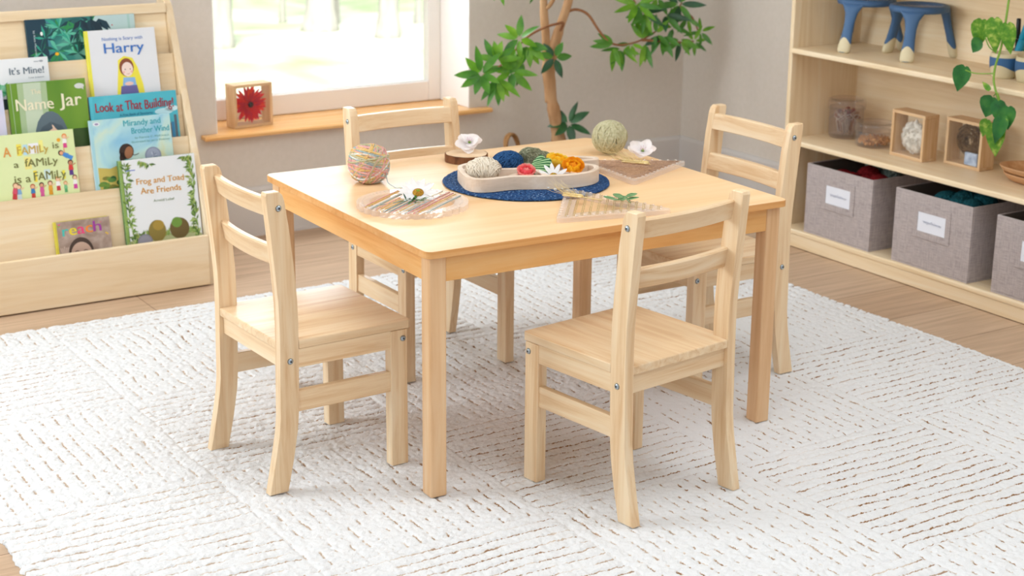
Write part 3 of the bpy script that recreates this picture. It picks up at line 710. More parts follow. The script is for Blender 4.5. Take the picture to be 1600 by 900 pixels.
flat(A.bm, [(hx-0.028, hz-0.07), (hx-0.012, hz-0.024), (hx+0.012, hz-0.026), (hx+0.036, hz-0.05), (hx+0.05, hz-0.07)], 5, A.c('#4BA79C')); disc(A.bm, hx+0.044, hz-0.032, 0.010, 0.005, 6, A.c('#A06C4B'), -30)
disc(A.bm, 0.189, 0.117, 0.026, 0.026, 4, A.c('#8D96AC'), n=28); disc(A.bm, 0.189, 0.117, 0.022, 0.022, 5, A.c('#9FA7BC'), n=28); leafspray(A, 0.189, 0.115, 9, 0.018, ['#7C86A0', '#C3C9D6'], 6, rg)
disc(A.bm, 0.022, h-0.012, 0.011, 0.006, 3, A.c('#E8EAF0')); disc(A.bm, 0.022, h-0.012, 0.006, 0.003, 4, A.c('#9C8FB2'))
for k in range(30): disc(A.bm, 0.14+rg.random()*0.11, rg.random()*0.08, 0.012, 0.007, 1+rg.random(), A.c(rg.choice(['#C9C36E', '#A7C07A', '#DDD79A', '#B7CFA0'])), n=8)
obj('cover_art', A.bm, A.mats, t)
bm = NB(); put_text(bm, 'Mirandy and', 0.105, h-0.026, 0.118, 0.019); put_text(bm, 'Brother Wind', 0.128, h-0.051, 0.120, 0.019); obj('title_lettering', bm, ink('#4FB0BC'), t)
bm = NB(); put_text(bm, 'by Patricia C. McKissack', 0.137, h-0.067, 0.110, 0.006); put_text(bm, 'Illustrated by Jerry Pinkney', 0.125, h-0.079, 0.123, 0.006); obj('subtitle_lettering', bm, ink('#6AA49A'), t)

# 8 lime book with small children
t, w, h = book('pale lime green picture book with hand drawn letters and tiny playing children', -0.3700, -0.1245, 1, 0.5002, cover_mat('lime_cover', [(0.3, '#DCE5A8'), (0.7, '#E2EBB4')], 5), ink('#C3CF86'))
A = Art()
def kid(x, z, shirt, legs, hair, skin, s=1.0, a=0.0):
    c, q = math.cos(R_(a)), math.sin(R_(a))
    T_ = lambda u, v: (x+(u*c-v*q)*s, z+(u*q+v*c)*s)
    flat(A.bm, [T_(-0.006, -0.022), T_(0.006, -0.022), T_(0.005, -0.006), T_(-0.005, -0.006)], 3, A.c(legs))
    flat(A.bm, [T_(-0.007, -0.008), T_(0.007, -0.008), T_(0.005, 0.007), T_(-0.005, 0.007)], 4, A.c(shirt))
    p = T_(0, 0.013); disc(A.bm, p[0], p[1], 0.0075*s, 0.0075*s, 5, A.c(hair), n=12); p = T_(0, 0.0115); disc(A.bm, p[0], p[1], 0.0055*s, 0.0055*s, 6, A.c(skin), n=12)
    stroke(A.bm, [T_(0.004, 0.004), T_(0.014, 0.010)], 0.0028*s, 4, A.c(skin))
for a_ in ((0.216, 0.189, '#F0EDE6', '#DC4F8C', '#E98A3A', '#F2C09A'), (0.213, 0.146, '#4C8ED2', '#4C8ED2', '#4A3A32', '#E3A27C', 1.1, 60), (0.226, 0.108, '#D9423E', '#5A3C86', '#4A3630', '#C98B66', 1.1), (0.234, 0.064, '#F3EFEA', '#D04AA0', '#7A4A30', '#F0C4A0', 1.0),
           (0.182, 0.064, '#F3EFEA', '#C73E44', '#E0912E', '#F0C4A0'), (0.158, 0.054, '#E2A63A', '#D89A2E', '#7E3A2A', '#F0C4A0'), (0.132, 0.052, '#D65C9A', '#D65C9A', '#3D322C', '#D89C78'), (0.105, 0.050, '#3D7CB6', '#C9423C', '#B9532E', '#E8B48E'),
           (0.053, 0.056, '#D6526A', '#C73E44', '#9A6A44', '#F0C4A0', 1.2, -10), (0.064, 0.052, '#7EA8CF', '#C9D6DC', '#7A5A40', '#F0C4A0', 1.1), (0.204, 0.052, '#7FBF8A', '#5FA86E', '#C98A3A', '#F0C4A0', 0.8)): kid(*a_)
disc(A.bm, 0.198, 0.192, 0.006, 0.006, 4, A.c('#F0A92C'), n=7)
for (x0_, x1_, z0_, z1_, c_) in ((0.071, 0.085, h-0.064, h-0.030, '#F2E15A'), (0.090, 0.103, h-0.064, h-0.033, '#B9DDF0'), (0.106, 0.136, h-0.062, h-0.031, '#EDEBF0'), (0.138, 0.150, h-0.056, h-0.024, '#F4EC8C'), (0.090, 0.110, h-0.106, h-0.070, '#F2E58A'), (0.112, 0.122, h-0.146, h-0.112, '#F3DC4E'), (0.144, 0.162, h-0.142, h-0.112, '#CFE3E0'), (0.198, 0.207, h-0.146, h-0.120, '#EFE24E')): rect(A.bm, x0_, x1_, z0_, z1_, 1, A.c(c_))
obj('cover_art', A.bm, A.mats, t)
for a_ in (('A', 0.030, h-0.064, 0.022, 0.030, '#E39A4C'), ('FAMILy', 0.072, h-0.060, 0.092, 0.024, '#C9A94A'), ('is', 0.178, h-0.052, 0.018, 0.020, '#7A7A46'), ('a', 0.057, h-0.098, 0.014, 0.020, '#7A7A46'), ('fAMiLy', 0.090, h-0.099, 0.098, 0.024, '#7A7A46'), ('is a', 0.054, h-0.144, 0.048, 0.024, '#7A7A46'), ('FAMiLy', 0.112, h-0.142, 0.096, 0.026, '#7A7A46')):
    bm = NB(); put_text(bm, *a_[:5], bounce=0.002 if len(a_[0]) > 4 else 0); obj('title_lettering', bm, ink(a_[5]), t)

# 9 white book with leafy border
t, w, h = book('white picture book with orange title inside a leafy green border, front tier', -0.0080, 0.2365, 0, 0.3975, ink('#E9EAEC', 0.35), ink('#4F7A34'), 0.012)
A = Art(); rect(A.bm, 0, 0.009, 0, h, 1, A.c('#8DAA5A')); rect(A.bm, 0.009, 0.011, 0, h, 2, A.c('#5E7F3C'))
GR = ['#6F8F45', '#8AA85A', '#4F6E34', '#A9BE74', '#5E7A3A', '#93A04E']
for k in range(26):
    z_ = 0.02+k*(h-0.04)/25
    leafspray(A, 0.016+rg.random()*0.006, z_, 4, 0.022, GR, 3, rg, -30, 150, 0.3); leafspray(A, w-0.012-rg.random()*0.006, z_, 5, 0.024, GR, 3, rg, 60, 240, 0.3)
for k in range(8): leafspray(A, 0.068+k*0.004, h-0.004-k*0.002, 3, 0.022, GR, 3, rg, 190, 350, 0.3); leafspray(A, w-0.012-k*0.004, h-0.006, 3, 0.02, GR, 3, rg, 190, 300, 0.3)
flat(A.bm, [(0.006, 0.0), (w-0.002, 0.0), (w-0.002, 0.05), (0.21, 0.066), (0.16, 0.062), (0.09, 0.058), (0.05, 0.066), (0.006, 0.05)], 2, A.c('#B4B98A'))
for k in range(18): leafspray(A, 0.03+k*0.0105, 0.055, 4, 0.03, GR, 3, rg, 40, 140, 0.25)
# a plain pair of rounded mossy mounds where the picture has seated figures
disc(A.bm, 0.100, 0.075, 0.028, 0.034, 4, A.c('#8C7A3C')); disc(A.bm, 0.105, 0.092, 0.018, 0.016, 5, A.c('#A88B3C')); disc(A.bm, 0.172, 0.075, 0.032, 0.033, 4, A.c('#6E5C34')); disc(A.bm, 0.165, 0.094, 0.017, 0.016, 5, A.c('#6F9440'))
disc(A.bm, 0.058, 0.046, 0.024, 0.024, 6, A.c('#8A8794'), n=28); disc(A.bm, 0.058, 0.046, 0.020, 0.020, 7, A.c('#9A97A4'), n=28)
rect(A.bm, 0.020, 0.050, h-0.034, h-0.031, 4, A.c('#7F8FD0'))
obj('cover_art', A.bm, A.mats, t)
bm = NB(); put_text(bm, 'Frog and Toad', 0.050, h-0.078, 0.152, 0.019, bounce=0.001); put_text(bm, 'Are Friends', 0.060, h-0.108, 0.130, 0.019, bounce=0.001); obj('title_lettering', bm, ink('#D99A34'), t)
bm = NB(); put_text(bm, 'Arnold Lobel', 0.098, h-0.136, 0.066, 0.008); obj('subtitle_lettering', bm, ink('#5F7A3C'), t)

# 10 small board book
t, w, h = book('small brown board book with rainbow coloured title, in the lowest tier', -0.2240, -0.0565, 0, 0.2390, cover_mat('sepia_cover', [(0.3, '#8E766A'), (0.5, '#A68F82'), (0.7, '#C0ABA0')], 26, 0.6), ink('#CFC23A'), 0.018)
A = Art(); rect(A.bm, 0, 0.005, 0, h, 1, A.c('#D8C93E'))
hx, hz = 0.072, 0.040
disc(A.bm, hx, hz+0.002, 0.038, 0.046, 2, A.c('#4A3A33'), n=24); disc(A.bm, hx, hz-0.006, 0.033, 0.040, 3, A.c('#C7A795'), n=24)
for dx in (-0.013, 0.013): stroke(A.bm, [(hx+dx-0.006, hz+0.006), (hx+dx, hz+0.009), (hx+dx+0.006, hz+0.006)], 0.002, 4, A.c('#3E302A'))
disc(A.bm, hx, hz-0.004, 0.006, 0.004, 4, A.c('#B08C7A')); disc(A.bm, hx, hz-0.016, 0.013, 0.006, 4, A.c('#7A3F3A')); disc(A.bm, hx, hz-0.014, 0.010, 0.002, 5, A.c('#EEE4DC'))
for k in range(5): stroke(A.bm, [(0.018+k*0.002, 0.03), (0.010+k*0.006, 0.062+0.004*(k == 2))], 0.004, 2, A.c('#C9B0A2'))
leafspray(A, 0.012, h-0.012, 7, 0.007, ['#E94F86', '#7CC24A', '#4AA8D8'], 3, rg, w=0.6); leafspray(A, 0.155, h-0.050, 6, 0.007, ['#F0A030', '#F4D03A'], 3, rg, w=0.6); leafspray(A, 0.140, h-0.014, 5, 0.004, ['#C64FA0', '#E88A3A'], 3, rg, w=0.6)
obj('cover_art', A.bm, A.mats, t)
bm = NB(); xx = 0.020
for i_, (ch, ww, hh) in enumerate((('r', 0.018, 0.027), ('e', 0.022, 0.027), ('a', 0.022, 0.027), ('c', 0.021, 0.027), ('h', 0.024, 0.027))):
    put_text(bm, ch, xx, h-0.044+0.001*i_, ww, hh*1.25, mi=i_); xx += ww+0.003
obj('title_lettering', bm, [ink('#4FBFB4'), ink('#F0D93A'), ink('#E8447E'), ink('#F08A34'), ink('#A0409A')], t)

# ------------------------------------------------------------------ storage shelf on the right wall
XS, SY1, SY0 = 2.1447, 1.334, -0.42
unit = thing('storage_shelf', 'open birch storage shelf unit along the right wall holding grey bins', 'shelf', (0, 0, 0))
XB = 2.463
for y in (SY1-0.018, SY0):
    bm = NB(); box(bm, XS+0.004, XB, y, y+0.018, FZ, 1.00, 0.003); obj('side_panel', bm, M['birch_z'], unit)
bm = NB(); box(bm, XB-0.008, XB, SY0+0.018, SY1-0.018, FZ, 1.00); obj('back_panel', bm, M['birch_y'], unit)
for z, t_ in ((0.052, 0.018), (0.360, 0.018), (0.669, 0.018), (1.000, 0.018)):
    bm = NB(); box(bm, XS-0.004, XB-0.0085, SY0+0.0185, SY1-0.0185, z-t_, z, 0.005, seg=3); obj('shelf_board', bm, M['birch_y'], unit)
bm = NB(); box(bm, XS, XS+0.018, SY0+0.0185, SY1-0.0185, FZ+0.002, 0.0338, 0.002); obj('kick_board', bm, M['birch_y'], unit)

# fabric bins
def fabric(name, c1, c2):
    m_ = mat(name, c1, 0.9, 0.2); n, l, b = nodes(m_)
    tc = n.new('ShaderNodeTexCoord'); fac = []
    for st in ((900, 900, 60), (60, 60, 900)):
        mp = n.new('ShaderNodeMapping'); mp.inputs['Scale'].default_value = tuple(v*0.5 for v in st); l.new(tc.outputs['Object'], mp.inputs['Vector'])
        nz = n.new('ShaderNodeTexNoise'); nz.inputs['Scale'].default_value = 1.0; nz.inputs['Detail'].default_value = 2; l.new(mp.outputs[0], nz.inputs['Vector']); fac.append(nz)
    ad = n.new('ShaderNodeMath'); ad.operation = 'ADD'; l.new(fac[0].outputs['Fac'], ad.inputs[0]); l.new(fac[1].outputs['Fac'], ad.inputs[1])
    hv = n.new('ShaderNodeMath'); hv.operation = 'MULTIPLY'; hv.inputs[1].default_value = 0.5; l.new(ad.outputs[0], hv.inputs[0])
    rp = ramp(n, [(0.36, C(c2)), (0.60, C(c1))]); l.new(hv.outputs[0], rp.inputs['Fac']); l.new(rp.outputs[0], b.inputs['Base Color'])
    bp = n.new('ShaderNodeBump'); bp.inputs['Strength'].default_value = 0.25; bp.inputs['Distance'].default_value = 0.001; l.new(hv.outputs[0], bp.inputs['Height']); l.new(bp.outputs[0], b.inputs['Normal'])
    return m_
M['linen'] = fabric('grey_linen', '#C0B3B0', '#A19492'); M['binlining'] = mat('bin_lining', '#6F6259', 0.95, 0.1)
M['card'] = mat('label_card', '#ECECF4', 0.25, 0.5); M['pencil'] = mat('pencil_grey', '#8A8FA8', 0.6)
def bin_(label, yl, yr, x=2.153, scrib=0):
    t = thing('fabric_bin', label, 'storage bin', (x, (yl+yr)/2, 0.052), group='grey fabric bins on the bottom shelf')
    w = (yl-yr)/2; d = 0.285; h = 0.240; s = 0.004
    bm = NB()
    def P(x_, y_, z_): k = 1+0.02*z_/h; return (x_+(d/2)*(1-k) if x_ < d/2 else x_, y_*k if False else y_, z_)
    box(bm, 0, d, -w, w, 0, 0.006, 0.001)
    box(bm, 0, 0.006, -w, w, 0.006, h, 0.0022); box(bm, d-0.006, d, -w, w, 0.006, h, 0.0022)
    box(bm, 0.006, d-0.006, -w, -w+0.006, 0.006, h, 0.0022); box(bm, 0.006, d-0.006, w-0.006, w, 0.006, h, 0.0022)
    obj('basket_body', bm, M['linen'], t)
    bm = NB(); box(bm, 0.0062, 0.0072, -w+0.007, w-0.007, 0.007, h-0.002); box(bm, d-0.0072, d-0.0062, -w+0.007, w-0.007, 0.007, h-0.002)
    box(bm, 0.0075, d-0.0075, -w+0.0062, -w+0.0072, 0.007, h-0.002); box(bm, 0.0075, d-0.0075, w-0.0072, w-0.0062, 0.007, h-0.002); box(bm, 0.0075, d-0.0075, -w+0.0075, w-0.0075, 0.0062, 0.0072)
    obj('lining', bm, M['binlining'], t)
    zc = 0.152; hw, hh = 0.078, 0.053; iw, ih = 0.058, 0.031
    bm = NB()
    for a in ((-hw, hw, zc+ih, zc+hh), (-hw, hw, zc-hh, zc-ih), (-hw, -iw, zc-ih, zc+ih), (iw, hw, zc-ih, zc+ih)): box(bm, -0.0025, -0.0002, a[0], a[1], a[2], a[3], 0.0006, seg=1)
    lf = obj('label_holder', bm, M['linen'], t)
    bm = NB(); box(bm, -0.0010, -0.0002, -iw+0.0003, iw-0.0003, zc-ih+0.0003, zc+ih-0.0003); cd = obj('label_card', bm, M['card'], t)
    rr = random.Random(20+scrib); bm = NB(); pts = []; n_ = 46
    for k in range(n_):
        u = k/(n_-1); big = 1.0 if k % 9 in (2, 3) else 0.45
        pts.append((-0.0016, 0.036-0.076*u+0.0015*math.cos(k*1.9), zc+0.002-0.002*u+(0.006*big)*math.sin(k*1.55+rr.random())))
    tube(bm, curvept(pts, 3), 0.0005, 4); obj('handwriting', bm, M['pencil'], cd)
    return t
bin_('grey fabric bin holding red yarn, leftmost on the bottom shelf', 1.213, 0.900, scrib=1)
bin_('grey fabric bin holding dark teal yarn, in the middle of the bottom shelf', 0.797, 0.474, scrib=2)
bin_('grey fabric bin cut by the right edge of the picture on the bottom shelf', 0.380, 0.060, scrib=3)

# ------------------------------------------------------------------ yarn
def rotm(rng): return Euler((rng.uniform(0, 6.28), rng.uniform(0, 6.28), rng.uniform(0, 6.28))).to_matrix()
def wound(bm, c, r, n, sr, rng, nm=1, tilt=None, seg=40, jitter=0.05, sides=5, start=0):
    """strands wound round an ellipsoid"""
    c = Vector(c)
    for k in range(n):
        if tilt is None:
            R3 = rotm(rng)
        else:
            R3 = Euler((tilt[0]+rng.uniform(-tilt[1], tilt[1]), rng.uniform(-tilt[1], tilt[1])*0.6, tilt[2]+rng.uniform(-tilt[3], tilt[3]))).to_matrix()
        off = rng.uniform(-0.55, 0.55) if tilt is None else rng.uniform(-0.8, 0.8)
        rad = math.sqrt(max(0.05, 1-off*off)); lift = 1.0+rng.uniform(-jitter, jitter)*0.5; ph = rng.uniform(0, 6.28); am = rng.uniform(0, jitter)
        pts = []
        for i in range(seg):
            a = 2*PI*i/seg
            p = R3 @ Vector((rad*math.cos(a), rad*math.sin(a), off+am*math.sin(2*a+ph)))
            p.normalize(); p *= lift
            pts.append(c+Vector((p.x*r[0], p.y*r[1], p.z*r[2])))
        tube(bm, pts, sr, sides, mi=start+k % nm if nm > 1 else start, closed=True)
def yarnmat(name, a, b_): return noisy(name, [(0.35, a), (0.65, b_)], 160, 3, 0.95, 0.4, spec=0.1, bscale=500)
Y = {'red': yarnmat('red_yarn', '#6E1519', '#96262A'), 'sage': yarnmat('sage_yarn', '#6E7A74', '#8E9A90'), 'teal': yarnmat('teal_yarn', '#17434B', '#23606A'),
     'olive': yarnmat('olive_yarn', '#B3AA85', '#CBC3A0'), 'cream': yarnmat('cream_yarn', '#E3D3BD', '#F0E4D3'), 'blue': yarnmat('denim_yarn', '#22436C', '#355C8A'),
     'moss': yarnmat('moss_yarn', '#6B6C54', '#93937A'), 'pink': yarnmat('pink_yarn', '#D99A92', '#E8B4AC'), 'gold': yarnmat('gold_yarn', '#DDAF66', '#E8C589'), 'grey': yarnmat('bluegrey_yarn', '#8E9E9E', '#B3BFBC'), 'white': yarnmat('offwhite_yarn', '#E0DCD2', '#F0ECE6')}
rng = random.Random(8)
def pompom_heap(name, label, spots, r, mt, group=None, sr=0.004, n=34):
    cx = sum(s[0] for s in spots)/len(spots); cyy = sum(s[1] for s in spots)/len(spots); cz = min(s[2] for s in spots)
    bm = NB()
    for s in spots:
        q = r*rng.uniform(0.9, 1.1)
        ellipsoid(bm, (s[0]-cx, s[1]-cyy, s[2]-cz), (q, q, q*0.85), 14, 9); wound(bm, (s[0]-cx, s[1]-cyy, s[2]-cz), (q, q, q*0.85), n, sr, rng, seg=18, jitter=0.10, sides=5)
    o = obj(name, bm, mt, None, True); o.location = (cx, cyy, cz)
    tag(o, label, 'yarn', group); return o
pompom_heap('yarn_skein', 'chunky dark red yarn heaped in the left grey bin', [(2.23, 1.12, 0.245), (2.20, 1.05, 0.252), (2.205, 0.985, 0.252), (2.235, 0.958, 0.255), (2.29, 1.06, 0.262), (2.22, 1.07, 0.19), (2.22, 0.98, 0.19), (2.28, 1.00, 0.22)], 0.036, Y['red'])
pompom_heap('yarn_skein', 'grey green yarn behind the red yarn in the left grey bin', [(2.355, 1.09, 0.275), (2.365, 1.03, 0.265), (2.36, 1.06, 0.20)], 0.038, Y['sage'])
pompom_heap('yarn_skein', 'chunky dark teal yarn heaped in the middle grey bin', [(2.22, 0.640, 0.262), (2.235, 0.585, 0.275), (2.21, 0.575, 0.262), (2.215, 0.535, 0.262), (2.27, 0.54, 0.275), (2.29, 0.61, 0.272), (2.25, 0.60, 0.20), (2.23, 0.54, 0.19)], 0.042, Y['teal'])

# ------------------------------------------------------------------ jars
def jar(label, c, r, h, fill):
    t = thing('plastic_jar', label, 'jar', c, 0.3, 'clear jars on the shelf')
    bm = NB(); lathe(bm, [(0, 0.001), (r*0.86, 0.001), (r*0.93, 0.006), (r*0.95, 0.02), (r*0.95, h-0.032), (r*0.93, h-0.028), (r*0.92, h-0.03), (r*0.92, 0.02), (r*0.88, 0.008), (0, 0.006)], 40); obj('body', bm, M['jar'], t, True)
    bm = NB(); lathe(bm, [(r*0.96, h-0.038), (r*1.02, h-0.036), (r*1.03, h-0.012), (r*1.0, h-0.004), (r*0.90, h), (r*0.86, h-0.006), (0, h-0.006), (0, h-0.009), (r*0.96, h-0.010)], 40); lid = obj('lid', bm, M['jar'], t, True)
    bm = NB()
    tube(bm, curvept([(-r*0.99, 0.0, h-0.03), (-r*1.15, 0.01, h*0.62), (-r*1.05, 0.03, h*0.50)], 6), 0.0022, 6); obj('clasp', bm, M['jar'], lid)
    return t
BR = yarnmat('dried_petals', '#8A5A48', '#B27A5E'); RD = yarnmat('dried_red_petals', '#7A2F28', '#9C4A3A'); ST = yarnmat('dried_stalks', '#C7B09E', '#E0D2C4')
jar('tall clear plastic jar of dried stalks in the corner of the middle shelf', (2.335, 1.232, 0.3602), 0.062, 0.135, 0)
rg = random.Random(4)
bm = NB()
for k in range(60):
    a = rg.uniform(0, 6.28); q = rg.uniform(0, 0.040); b_ = rg.uniform(0, 6.28)
    tube(bm, [(q*math.cos(a)*0.7, q*math.sin(a)*0.7, rg.uniform(0.0, 0.02)), (q*math.cos(a), q*math.sin(a), 0.05), (0.042*math.cos(b_), 0.042*math.sin(b_), rg.uniform(0.06, 0.088))], rg.uniform(0.0009, 0.002), 4, mi=rg.choice([0, 0, 0, 1]))
for k in range(40):
    a = rg.uniform(-0.9, 1.6); q = rg.uniform(0.01, 0.044); ellipsoid(bm, (q*math.cos(a), q*math.sin(a), rg.uniform(0.055, 0.088)), (0.006, 0.006, 0.005), 6, 4, mi=rg.choice([1, 2]))
o = obj('dried_flower_bundle', bm, [ST, BR, RD], None, True); o.location = (2.335, 1.232, 0.3675); tag(o, 'bundle of dried stalks and red petals inside the tall clear jar', 'dried flowers')
jar('short clear plastic jar of orange chips beside the tall jar', (2.312, 1.070, 0.3602), 0.066, 0.082, 1)
bm = NB()
for k in range(150):
    a = rg.uniform(0, 6.28); q = 0.054*math.sqrt(rg.random()); z = rg.uniform(0.004, 0.020)
    box(bm, -0.005, 0.005, -0.004, 0.004, -0.001, 0.001, mat=Matrix.Translation((q*math.cos(a), q*math.sin(a), z)) @ rotm(rg).to_4x4())
CHP = noisy('orange_chips', [(0.35, '#B97A3E'), (0.6, '#D8A468')], 40)
o = obj('wood_chips', bm, CHP); o.location = (2.312, 1.070, 0.3675); tag(o, 'heap of orange wood chips inside the short clear jar', 'chips', kind='stuff')

# ------------------------------------------------------------------ little wooden display boxes
def shadow_box(label, loc, rz, w=0.150, h=0.150, d=0.062, th=0.010):
    """local x across, -y front, z up; origin at the base centre"""
    t = thing('display_box', label, 'display box', loc, rz)
    for (a, b, c, e, ax) in ((-w/2, w/2, 0, th, 'x'), (-w/2, w/2, h-th, h, 'x'), (-w/2, -w/2+th, th, h-th, 'z'), (w/2-th, w/2, th, h-th, 'z')):
        bm = NB(); box(bm, a, b, -d/2, d/2, c, e, 0.0012); obj('frame_board', bm, M['box_'+ax], t)
    for y in (-d/2+0.005, d/2-0.007):
        bm = NB(); box(bm, -w/2+th-0.002, w/2-th+0.002, y, y+0.002, th-0.002, h-th+0.002); obj('pane', bm, M['boxpane'], t)
    return t
shadow_box('wooden display box with a red flower on the window sill', (0.640, 2.408, 0.3622), R_(6))
rg = random.Random(9)
PR1 = mat('red_petal', '#F02840', 0.5, 0.3, **{'Subsurface Weight': 0.0}); PR2 = mat('scarlet_petal', '#FA5040', 0.5, 0.3); PR3 = mat('crimson_petal', '#DC2450', 0.5, 0.3); DK = mat('flower_eye', '#2E1C24', 0.8)
for pm_ in (PR1, PR2, PR3):
    n, l, b = nodes(pm_); tl = n.new('ShaderNodeBsdfTranslucent'); tl.inputs[0].default_value = b.inputs['Base Color'].default_value
    mx = n.new('ShaderNodeMixShader'); mx.inputs[0].default_value = 0.6; l.new(b.outputs[0], mx.inputs[1]); l.new(tl.outputs[0], mx.inputs[2]); l.new(mx.outputs[0], n['Material Output'].inputs['Surface'])
bm = NB()
for ring_, (L, nn, w_) in enumerate(((0.064, 26, 0.013), (0.054, 24, 0.012), (0.040, 20, 0.010), (0.026, 16, 0.007))):
    for k in range(nn):
        a = 2*PI*(k+0.5*(ring_ % 2))/nn+rg.uniform(-0.08, 0.08); l_ = min(L*rg.uniform(0.88, 1.04), 0.0635)
        petal(bm, (0.004*math.cos(a), -0.004*ring_, 0.004*math.sin(a)), (math.cos(a), 0, math.sin(a)), (0, -1, 0), l_, w_, 0.10+0.10*ring_, 0.25, mi=rg.choice([0, 1, 2] if ring_ < 2 else [0, 2, 2]), n=5, mcols=2)
ellipsoid(bm, (0, -0.016, 0), (0.010, 0.006, 0.010), 14, 8, mi=3)
o = obj('gerbera_flower', bm, [PR1, PR2, PR3, DK], None, True); o.location = (0.638, 2.410, 0.3622+0.0755); o.rotation_euler = (0, 0, R_(6)); tag(o, 'red daisy-like flower inside the display box on the window sill', 'flower')

shadow_box('wooden display box with a white loofah slice on the middle shelf', (2.286, 0.866, 0.3602), R_(-92))
bm = NB(); LF = noisy('loofah', [(0.35, '#D6CBBC'), (0.6, '#EEE7DC')], 60, 3, 0.9, 0.4)
ellipsoid(bm, (0.0, 0, 0.002), (0.050, 0.016, 0.050), 28, 18, noise=0.05, rng=rg)
for k in range(200):
    u = rg.uniform(0, 6.28); v = rg.uniform(-1, 1); s_ = math.sqrt(1-v*v)
    p = Vector((0.0+0.050*s_*math.cos(u), 0.017*s_*math.sin(u)-0.001, 0.002+0.050*v)); q = 0.004
    pts = []; e1 = Vector((rg.uniform(-1, 1), rg.uniform(-0.3, 0.3), rg.uniform(-1, 1))).normalized(); e2 = Vector((-e1.z, 0, e1.x))
    for i in range(8): pts.append(p+e1*q*math.cos(i*PI/4)+e2*q*math.sin(i*PI/4))
    tube(bm, pts, 0.0011, 4, closed=True)
tube(bm, [(0.004, 0, 0.046), (0.008, 0, 0.058), (0.006, 0, 0.063)], [0.010, 0.005, 0.001], 8)
o = obj('loofah_slice', bm, LF, None, True); o.location = (2.286, 0.866, 0.3602+0.0645); o.rotation_euler = (0, 0, R_(-92)); tag(o, 'white spongy loofah slice inside the display box on the middle shelf', 'loofah')

shadow_box('wooden display box with a brown twig nest, behind the hanging vine', (2.342, 0.680, 0.3602), R_(-90))
NST = noisy('nest_twigs', [(0.3, '#5A4028'), (0.6, '#8A6A48')], 90, 3, 0.9); PEB = noisy('blue_bark_chip', [(0.3, '#8E9DB8'), (0.6, '#C3CEDF')], 60)
bm = NB()
for k in range(190):
    a = rg.uniform(0, 6.28); q = rg.uniform(0.020, 0.050); cc = (rg.uniform(-0.008, 0.008), rg.uniform(-0.015, 0.015), rg.uniform(-0.006, 0.008)); a1 = a+rg.uniform(1.2, 2.6)
    pts = [(max(-.062, min(.062, cc[0]+q*math.cos(a+(a1-a)*i/7)*rg.uniform(0.94, 1.06))), max(-.022, min(.022, cc[1]+rg.uniform(-0.003, 0.003))), max(-.060, min(.060, 0.006+cc[2]+q*math.sin(a+(a1-a)*i/7)))) for i in range(8)]
    tube(bm, pts, rg.uniform(0.0008, 0.0017), 4)
o = obj('bird_nest', bm, NST, None, True); o.location = (2.342, 0.680, 0.3602+0.0745); o.rotation_euler = (0, 0, R_(-90)); tag(o, 'round nest of brown twigs inside the display box beside the vine', 'nest')
bm = NB(); box(bm, -0.026, 0.026, -0.006, 0.006, 0, 0.040, 0.003)
o = obj('bark_chip', bm, PEB); o.location = (2.3225, 0.650, 0.3602+0.0102); o.rotation_euler = (0, 0, R_(-90)); tag(o, 'pale blue flake low in the display box with the twig nest', 'bark chip')

# ------------------------------------------------------------------ shallow wooden dishes at the right edge
def dish(label, z, r, c):
    t = thing('wooden_dish', label, 'dish', (c[0], c[1], z))
    bm = NB(); out = [(r*(1+0.10*math.cos(3*a+0.4))*math.cos(a), r*(1+0.10*math.cos(3*a+0.4))*math.sin(a)) for a in [2*PI*k/60 for k in range(60)]]
    lv = [(0.70, 0.0), (0.86, 0.008), (0.98, 0.021), (1.0, 0.026), (0.965, 0.027), (0.90, 0.021), (0.80, 0.010), (0.62, 0.006)]
    rings = [[bm.verts.new((x*s, y*s, zz)) for x, y in out] for s, zz in lv]
    for A, B in zip(rings[:-1], rings[1:]):
        for k in range(60): bm.faces.new((A[k], A[(k+1) % 60], B[(k+1) % 60], B[k]))
    bm.faces.new(rings[0][::-1]); bm.faces.new(rings[-1]); obj('bowl', bm, M['dishw'], t, True)
M['dishw'] = wood('dish_wood', '#CF9B6C', '#B98352', '#DDB085', 'y', 1.0, rough=0.5)
dish('lower shallow wooden dish of the pair at the right end of the middle shelf', 0.3602, 0.088, (2.345, 0.415))
dish('upper shallow wooden dish stacked on another at the right end of the middle shelf', 0.3815, 0.098, (2.345, 0.418))

